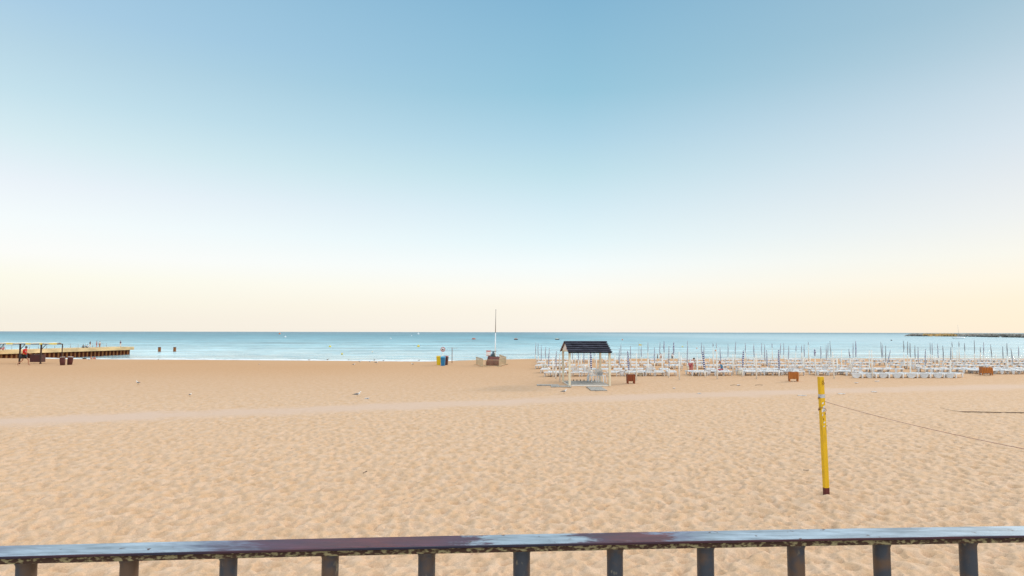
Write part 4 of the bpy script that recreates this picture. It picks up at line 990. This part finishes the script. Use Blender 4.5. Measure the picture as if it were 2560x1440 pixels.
# ------------------------------------------------------------------ people (skin-modifier bodies turned into plain meshes)
def skinned(name, joints, bones, m, parent, sub=1):
    me = bpy.data.meshes.new(name); me.from_pydata([j[0] for j in joints], bones, []); o = bpy.data.objects.new(name, me); C.objects.link(o)
    sk = o.modifiers.new('s', 'SKIN'); o.modifiers.new('u', 'SUBSURF').levels = sub
    for i, j in enumerate(joints):
        rr_ = j[1]; me.skin_vertices[0].data[i].radius = rr_ if isinstance(rr_, tuple) else (rr_, rr_)
    me.skin_vertices[0].data[0].use_root = True
    dg = bpy.context.evaluated_depsgraph_get(); dg.update()
    nm = bpy.data.meshes.new_from_object(o.evaluated_get(dg)); bpy.data.objects.remove(o); bpy.data.meshes.remove(me)
    nm.materials.clear(); nm.materials.append(m); nm.polygons.foreach_set('use_smooth', [True] * len(nm.polygons))
    q = bpy.data.objects.new(name, nm); C.objects.link(q); q.parent = parent; return q
def pose(kind):
    # x right, y forward, z up; figure 1.75 m
    if kind == 'stand':
        J = dict(pel=(0, 0, .93), wai=(0, 0, 1.1), che=(0, 0, 1.32), nec=(0, 0, 1.5), hea=(0, .02, 1.64), sl=(-.19, 0, 1.42), el=(-.24, .0, 1.13), hl=(-.25, .08, .86), sr=(.19, 0, 1.42), er=(.24, 0, 1.13), hr=(.25, .08, .86),
                 tl=(-.10, 0, .88), kl=(-.11, .02, .48), al=(-.12, -.02, .07), fl=(-.13, .14, .03), tr=(.10, 0, .88), kr=(.11, .02, .48), ar=(.12, -.02, .07), fr=(.13, .14, .03))
    elif kind == 'walk':
        J = dict(pel=(0, 0, .92), wai=(0, .02, 1.1), che=(0, .06, 1.32), nec=(0, .1, 1.5), hea=(0, .15, 1.63), sl=(-.19, .06, 1.41), el=(-.25, -.12, 1.17), hl=(-.24, -.02, .92), sr=(.19, .06, 1.41), er=(.24, .22, 1.2), hr=(.2, .42, 1.12),
                 tl=(-.10, 0, .88), kl=(-.11, .3, .56), al=(-.12, .3, .12), fl=(-.13, .45, .08), tr=(.10, 0, .88), kr=(.11, -.08, .47), ar=(.12, -.42, .2), fr=(.13, -.36, .06))
    elif kind == 'sit':
        J = dict(pel=(0, 0, .45), wai=(0, .03, .6), che=(0, .08, .8), nec=(0, .13, .97), hea=(0, .2, 1.09), sl=(-.19, .08, .9), el=(-.24, .22, .66), hl=(-.15, .46, .62), sr=(.19, .08, .9), er=(.24, .22, .66), hr=(.15, .46, .62),
                 tl=(-.10, .05, .43), kl=(-.13, .45, .47), al=(-.13, .42, .07), fl=(-.13, .56, .03), tr=(.10, .05, .43), kr=(.13, .45, .47), ar=(.13, .42, .07), fr=(.13, .56, .03))
    elif kind == 'low':
        J = dict(pel=(0, 0, .12), wai=(0, -.05, .28), che=(0, -.08, .5), nec=(0, -.06, .66), hea=(0, -.02, .79), sl=(-.19, -.08, .58), el=(-.27, -.2, .35), hl=(-.25, -.3, .08), sr=(.19, -.08, .58), er=(.25, .1, .42), hr=(.2, .32, .42),
                 tl=(-.10, .05, .12), kl=(-.13, .42, .4), al=(-.13, .7, .08), fl=(-.13, .83, .05), tr=(.10, .05, .12), kr=(.13, .45, .3), ar=(.13, .85, .08), fr=(.13, .97, .09))
    else:  # bend
        J = dict(pel=(0, 0, .9), wai=(0, .1, 1.04), che=(0, .28, 1.17), nec=(0, .42, 1.27), hea=(0, .55, 1.33), sl=(-.19, .32, 1.2), el=(-.22, .42, .93), hl=(-.18, .55, .7), sr=(.19, .32, 1.2), er=(.22, .42, .93), hr=(.18, .55, .7),
                 tl=(-.10, 0, .86), kl=(-.11, .08, .46), al=(-.12, -.02, .07), fl=(-.13, .14, .03), tr=(.10, 0, .86), kr=(.11, .05, .46), ar=(.12, -.04, .07), fr=(.13, .12, .03))
    return J
RAD = dict(pel=.115, wai=.10, che=(.13, .10), nec=.052, hea=.088, sl=.055, el=.04, hl=.028, sr=.055, er=.04, hr=.028, tl=.085, kl=.055, al=.036, fl=.035, tr=.085, kr=.055, ar=.036, fr=.035)
BON = [('pel', 'wai'), ('wai', 'che'), ('che', 'nec'), ('nec', 'hea'), ('che', 'sl'), ('sl', 'el'), ('el', 'hl'), ('che', 'sr'), ('sr', 'er'), ('er', 'hr'), ('pel', 'tl'), ('tl', 'kl'), ('kl', 'al'), ('al', 'fl'), ('pel', 'tr'), ('tr', 'kr'), ('kr', 'ar'), ('ar', 'fr')]
def chain(J, keys, bones, grow, name, m, parent, ends={}):
    js = [(ends.get(k_, J[k_]), (RAD[k_][0] + grow, RAD[k_][1] + grow) if isinstance(RAD[k_], tuple) else RAD[k_] + grow) for k_ in keys]
    return skinned(name, js, [(keys.index(a_), keys.index(c_)) for a_, c_ in bones], m, parent)
def person(p, rz, kind, label, top, bottom, hairm, H_=1.72, long_legs=True, bulk=0.0):
    J = pose(kind); s_ = H_ / 1.75
    r = empty('person', p, rz, label, 'person'); r.scale = (s_, s_, s_)
    ks = list(RAD.keys()); chain(J, ks, BON, 0, 'body', M['skin'], r)
    if top: chain(J, ['che', 'wai', 'pel', 'sl', 'el', 'sr', 'er'], [('che', 'wai'), ('wai', 'pel'), ('che', 'sl'), ('sl', 'el'), ('che', 'sr'), ('sr', 'er')], (.016 + bulk), 'shirt', top, r,
                  ends={'el': tuple((Vector(J['sl']) * .45 + Vector(J['el']) * .55)), 'er': tuple((Vector(J['sr']) * .45 + Vector(J['er']) * .55))})
    if bottom:
        e2 = {} if long_legs else {'kl': tuple((Vector(J['tl']) * .35 + Vector(J['kl']) * .65)), 'kr': tuple((Vector(J['tr']) * .35 + Vector(J['kr']) * .65))}
        if long_legs: chain(J, ['pel', 'tl', 'kl', 'al', 'tr', 'kr', 'ar'], [('pel', 'tl'), ('tl', 'kl'), ('kl', 'al'), ('pel', 'tr'), ('tr', 'kr'), ('kr', 'ar')], .018, 'trousers', bottom, r)
        else: chain(J, ['pel', 'tl', 'kl', 'tr', 'kr'], [('pel', 'tl'), ('tl', 'kl'), ('pel', 'tr'), ('tr', 'kr')], (.022 + bulk), 'shorts', bottom, r, ends=e2)
    hd = Vector(J['hea'])
    b = MB(); b.ball(tuple(hd + Vector((0, -.025, .035))), (.090, .098, .085), 10, 7); b.build('hair', hairm, r)
    b = MB(); b.ball(tuple(hd + Vector((0, .095, -.01))), (.014, .022, .02), 6, 4); b.build('nose', M['skin'], r)
    for sx in (-1, 1):
        b = MB(); b.ball(tuple(hd + Vector((sx * .033, .082, .015))), (.013, .01, .008), 6, 4); b.build('eye', M['black'], r)
        hk_ = 'hl' if sx < 0 else 'hr'; ek_ = 'el' if sx < 0 else 'er'; hv = Vector(J[hk_]); dv = (hv - Vector(J[ek_])).normalized(); side = dv.cross(Vector((1, 0, 0))).normalized()
        b = MB(); b.loft([tuple(hv - dv * .01), tuple(hv + dv * .04), tuple(hv + dv * .08)], [(.026, .02), (.038, .016), (.036, .014)], 8)
        for f_ in range(4):
            o_ = side * (-.028 + .019 * f_); ln = (.06, .075, .07, .055)[f_]
            b.loft([tuple(hv + dv * .075 + o_), tuple(hv + dv * (.075 + ln * .6) + o_ + Vector((-sx * .008, 0, 0))), tuple(hv + dv * (.075 + ln) + o_ + Vector((-sx * .022, 0, 0)))], [.009, .008, .006], 6)
        b.loft([tuple(hv + dv * .02 + side * .03), tuple(hv + dv * .05 + side * .06), tuple(hv + dv * .085 + side * .068)], [.011, .01, .007], 6)
        b.build('hand', M['skin'], r)
    return r
lg = person(g(59, 915), R(-72), 'walk', 'person in red top and dark shorts striding past the pergola', M['red'], M['black'], M['hair'], 1.95, False, .045)
b = MB(); V = []
chJ = pose('walk')
b.loft([(-.17, .02, 1.0), (0, .0, .985), (.17, .02, 1.0)], [(.02, .14), (.02, .15), (.02, .14)], 8)
b.build('yellow_hem', M['yellowtape'], lg)
b = MB(); b.ball((0, 0, .2), (.17, .12, .22), 12, 8); b.loft([(-.1, 0, .36), (-.05, 0, .7), (.05, 0, .7), (.1, 0, .36)], .015, 6)
o = b.build('shoulder_bag', M['black']); o.location = g(59, 915) + Vector((-.12, -.28, .72)); tag(o, 'black bag carried by the person in the red top', 'bag')
def wat(px, Y):
    p = at(px, 900, Y=Y); p.z = sandz(p.x, Y); return p
def deckpt(px, across):
    # point on the pier deck seen in column px
    best = None
    for i in range(400):
        x = LP - 115 + i * .287; q = Vector((back.x, back.y, 0)) + dr * x + nr * across
        c_ = CM.inverted() @ Vector((q.x, q.y, SEA + PTOP)); sx = 1280 + FPX * c_.x / -c_.z
        if best is None or abs(sx - px) < best[0]: best = (abs(sx - px), q)
    q = best[1]; return Vector((q.x, q.y, SEA + PTOP + .005))
person(deckpt(226, 2.5), R(160), 'stand', 'person in black top standing on the pier, leftmost of those standing', M['black'], M['whitecloth'], M['hair'], 1.7)
person(deckpt(242, 2.2), R(-60), 'stand', 'person in red top standing on the pier beside one in white', M['pinkcloth'], M['pinkcloth'], M['hair'], 1.75)
person(deckpt(248, 2.4), R(60), 'stand', 'person in white top on the pier facing the one in red', M['whitecloth'], M['skin'], M['hair'], 1.68)
person(deckpt(300, 2.0), R(-100), 'stand', 'person in dark purple top alone near the end of the pier', mat('purple_cloth', (.06, .04, .12), .8), M['whitecloth'], M['hair'], 1.72)
person(deckpt(207, 1.6), R(200), 'low', 'person in black sitting on the pier deck, left of two seated', M['black'], M['black'], M['hair'], 1.7)
person(deckpt(217, 1.6), R(180), 'low', 'person in white sitting on the pier deck, right of two seated', M['whitecloth'], M['black'], M['hair'], 1.7)
person(deckpt(9, 2.2), R(150), 'low', 'person in pink sitting on the pier by the left edge of the picture', M['pinkcloth'], M['pinkcloth'], M['hair'], 1.75)
person(wat(228, 132), R(250), 'low', 'bare-shouldered person sitting by the water under the pier, left of two', M['skin'], M['orange'], M['redhair'], 1.7)
person(wat(236, 133), R(230), 'low', 'person in pink sitting by the water under the pier, right of two', M['pinkcloth'], M['skin'], M['hair'], 1.6)
b = MB(); b.ball((0, 0, .22), (.42, .25, .24), 12, 7); b.loft([(-.15, 0, .4), (0, 0, .55), (.15, 0, .4)], .02, 6)
o = b.build('beach_bag', M['black']); o.location = wat(211, 131); tag(o, 'black beach bag on the sand in front of the pier', 'bag')
person(g(1806, 936.5) + Vector((0, 0, -.05)), R(75), 'sit', 'person with reddish hair in blue shirt sitting on a front lounger', M['bluecloth'], M['pinkcloth'], M['redhair'], 1.65)
person(g(1727, 935), R(-50), 'bend', 'person in white top and red trousers bending by the loungers', M['whitecloth'], M['pinkcloth'], M['hair'], 1.6)
person(wat(1652, 136), R(10), 'stand', 'person in white shirt standing at the water, left of two', M['whitecloth'], M['skin'], M['hair'], 1.7)
person(wat(1681, 136), R(-20), 'stand', 'person in white shirt and dark trousers at the water, right of two', M['whitecloth'], M['black'], M['hair'], 1.65)
person(wat(1644, 130), R(80), 'stand', 'person in dark teal standing near the water behind the loungers', M['tealcloth'], M['tealcloth'], M['hair'], 1.35)

# ------------------------------------------------------------------ gulls
def gull_mesh():
    parts = {}
    b = MB()
    b.loft([(-.20, 0, .20), (-.13, 0, .205), (-.04, 0, .205), (.06, 0, .22), (.12, 0, .25), (.15, 0, .30), (.165, 0, .345), (.19, 0, .37), (.225, 0, .372), (.245, 0, .366)],
           [(.012, .01), (.045, .04), (.068, .068), (.072, .075), (.058, .06), (.036, .04), (.03, .03), (.034, .034), (.026, .024), (.01, .01)], 12, up=(0, 1, 0))
    parts['body'] = b
    b = MB()
    for s_ in (-1, 1): b.loft([(.09, s_ * .055, .24), (.0, s_ * .072, .235), (-.12, s_ * .05, .225), (-.26, s_ * .015, .205)], [(.012, .03), (.018, .055), (.014, .04), (.004, .01)], 8, up=(0, 0, 1))
    b.box((-.03, 0, .262), (.2, .1, .02)); parts['wings'] = b
    b = MB(); b.box((-.25, 0, .202), (.12, .045, .012)); parts['tail'] = b
    b = MB(); b.loft([(.24, 0, .366), (.275, 0, .362), (.29, 0, .352)], [.009, .008, .003], 6); parts['beak'] = b
    return parts
GP = gull_mesh(); GM = {}
for wn in ('gullgrey', 'gullbrown'):
    GM['wings' + wn] = GP['wings'].mesh('wings', M[wn])
for k_, m_ in (('body', 'gullwhite'), ('tail', 'gulltail'), ('beak', 'beak')): GM[k_] = GP[k_].mesh(k_, M[m_])
GM['bodybrown'] = GP['body'].mesh('body', mat('speckled_brown', (.24, .19, .15), .8, .4, 30))
lm = [];
for s_ in (-1, 1):
    b = MB(); b.loft([(0, s_ * .03, .17), (-.01, s_ * .03, .09), (0, s_ * .03, 0)], [.009, .006, .005], 5); b.box((.02, s_ * .03, .004), (.05, .04, .006)); lm.append(b.mesh('leg', M['beak']))
def gull(px, py, rz, label, young=False, s_=1.0):
    r = empty('seagull', g(px, py), rz, label, 'seagull', 'seagulls standing on the beach'); r.scale = (s_ * .66, s_ * .66, s_ * .62)
    for nm, me in (('body', GM['bodybrown' if young else 'body']), ('wings', GM['wings' + ('gullbrown' if young else 'gullgrey')]), ('tail', GM['tail']), ('beak', GM['beak']), ('leg', lm[0]), ('leg', lm[1])):
        o = bpy.data.objects.new(nm, me); C.objects.link(o); o.parent = r
        if nm == 'wings' and young is None: pass
gull(893, 993.5, R(12), 'large gull with brown wings walking right on open sand', False, 1.25)
gull(1410, 985, R(15), 'gull with dark wings standing just before the shelter, facing right', False, 1.1)
gull(345, 962, R(160), 'white gull with grey wings alone on the sand at left', False, 1.05)
gull(475, 991, R(80), 'small white gull seen from behind, lowest at left', False, .7)
gull(884, 914.5, R(10), 'gull left of the group of four near the waterline, facing right')
gull(899.5, 907, R(8), 'gull with black tail, second of the group near the waterline')
gull(925, 906.5, R(20), 'gull third in the group near the waterline', False, .9)
gull(941, 910, R(25), 'brightest gull, rightmost of the group near the waterline', False, 1.25)
gull(773, 902, R(5), 'gull at the foam edge, farthest left of the flock')
gull(819, 901.5, R(10), 'dark brown young gull at the foam edge left of the flock', True)
gull(871, 901.5, R(90), 'small dark gull at the foam edge seen from behind', True, .8)
gull(935.5, 903, R(70), 'dark young gull right behind the brightest gull', True)
gull(958.5, 904, R(12), 'flat brown gull at the foam edge right of the flock', True, .8)
gull(1047.5, 903.5, R(8), 'dark gull in the foam left of the recycling bins', True, .9)
gull(1031.5, 913.5, R(150), 'gull facing left on the sand left of the recycling bins', False, 1.0)
gull(396, 900, R(20), 'tiny brown gull at the foam edge below the mooring pile', True, .6)
gull(223, 901.5, R(90), 'white gull in front of the people by the pier', False, 1.0)
gull(648, 912.5, R(60), 'tiny white gull alone on the sand left of the flock', False, .55)

# ------------------------------------------------------------------ litter and twigs on the sand
def scrap(px, py, wpx, label, m, hgt=.03):
    p = g(px, py); L_ = wpx * p.y / FPX; b = MB(); V = []; F = []; n_ = 7
    for i in range(n_ + 1):
        for j in range(3): V.append((L_ * (i / n_ - .5), .13 * (j - 1) * (1 - abs(i / n_ - .5)), .02 + hgt * random.random() * (1 if j == 1 else .3)))
    for i in range(n_):
        for j in range(2): F.append((i * 3 + j, (i + 1) * 3 + j, (i + 1) * 3 + j + 1, i * 3 + j + 1))
    V2 = [(x, y, z - .012) for x, y, z in V]; b.add(V + V2, F + [tuple(len(V) + q for q in reversed(f)) for f in F], True)
    o = b.build('litter_scrap', m); o.location = p; tag(o, label, 'litter', 'scraps lying on the sand')
scrap(2140.5, 957.5, 9, 'white scrap before the foremost loungers, left of two', M['whitecloth'])
scrap(2192, 953.5, 11, 'pinkish white scrap before the foremost loungers, right of two', M['whitecloth'])
scrap(1846.5, 963.5, 8, 'white paper scrap on the sand beside a twig', M['whitecloth'], .06)
scrap(2005, 989, 22, 'long thin white strip on the track left of the yellow post', M['whitecloth'], .02)
scrap(2103, 985, 18, 'white strip right of the yellow post, nearer one', M['whitecloth'], .02)
scrap(2185, 980, 14, 'white strip right of the yellow post, farther one', M['whitecloth'], .02)
scrap(918, 996.5, 12, 'pale scrap beside the large walking gull', M['whitecloth'], .02)
scrap(1685, 971, 6, 'tiny white scrap right of the reddish litter bin', M['whitecloth'], .02)
scrap(1748, 984, 9, 'small pale scrap on the track below the standing person', M['whitecloth'], .02)
def twig(pts, r_, label):
    b = MB(); b.loft([g(x, y) + Vector((0, 0, .03)) for x, y in pts], r_, 6); tag(b.build('twig', M['twig']), label, 'twig', 'dry twigs on the sand')
twig([(1826, 964.5), (1834, 963.3), (1842, 964)], .011, 'dark twig left of the white paper scrap')
twig([(1888, 964), (1897, 962.8), (1907, 963.8)], .012, 'curved dark twig alone on the sand left of the litter bin')
if False: twig([(714, 1165), (728, 1157), (741, 1147), (747, 1142)], .009, 'thin pale twig on the open sand at left of centre')
twig([(908, 1186), (913, 1183), (917, 1181)], .013, 'short dark stick on the open sand near the middle')
twig([(2008, 1178), (2016, 1178.6), (2022, 1178)], .009, 'thin twig on the sand left of the yellow post')
print('objects', len(bpy.data.objects))
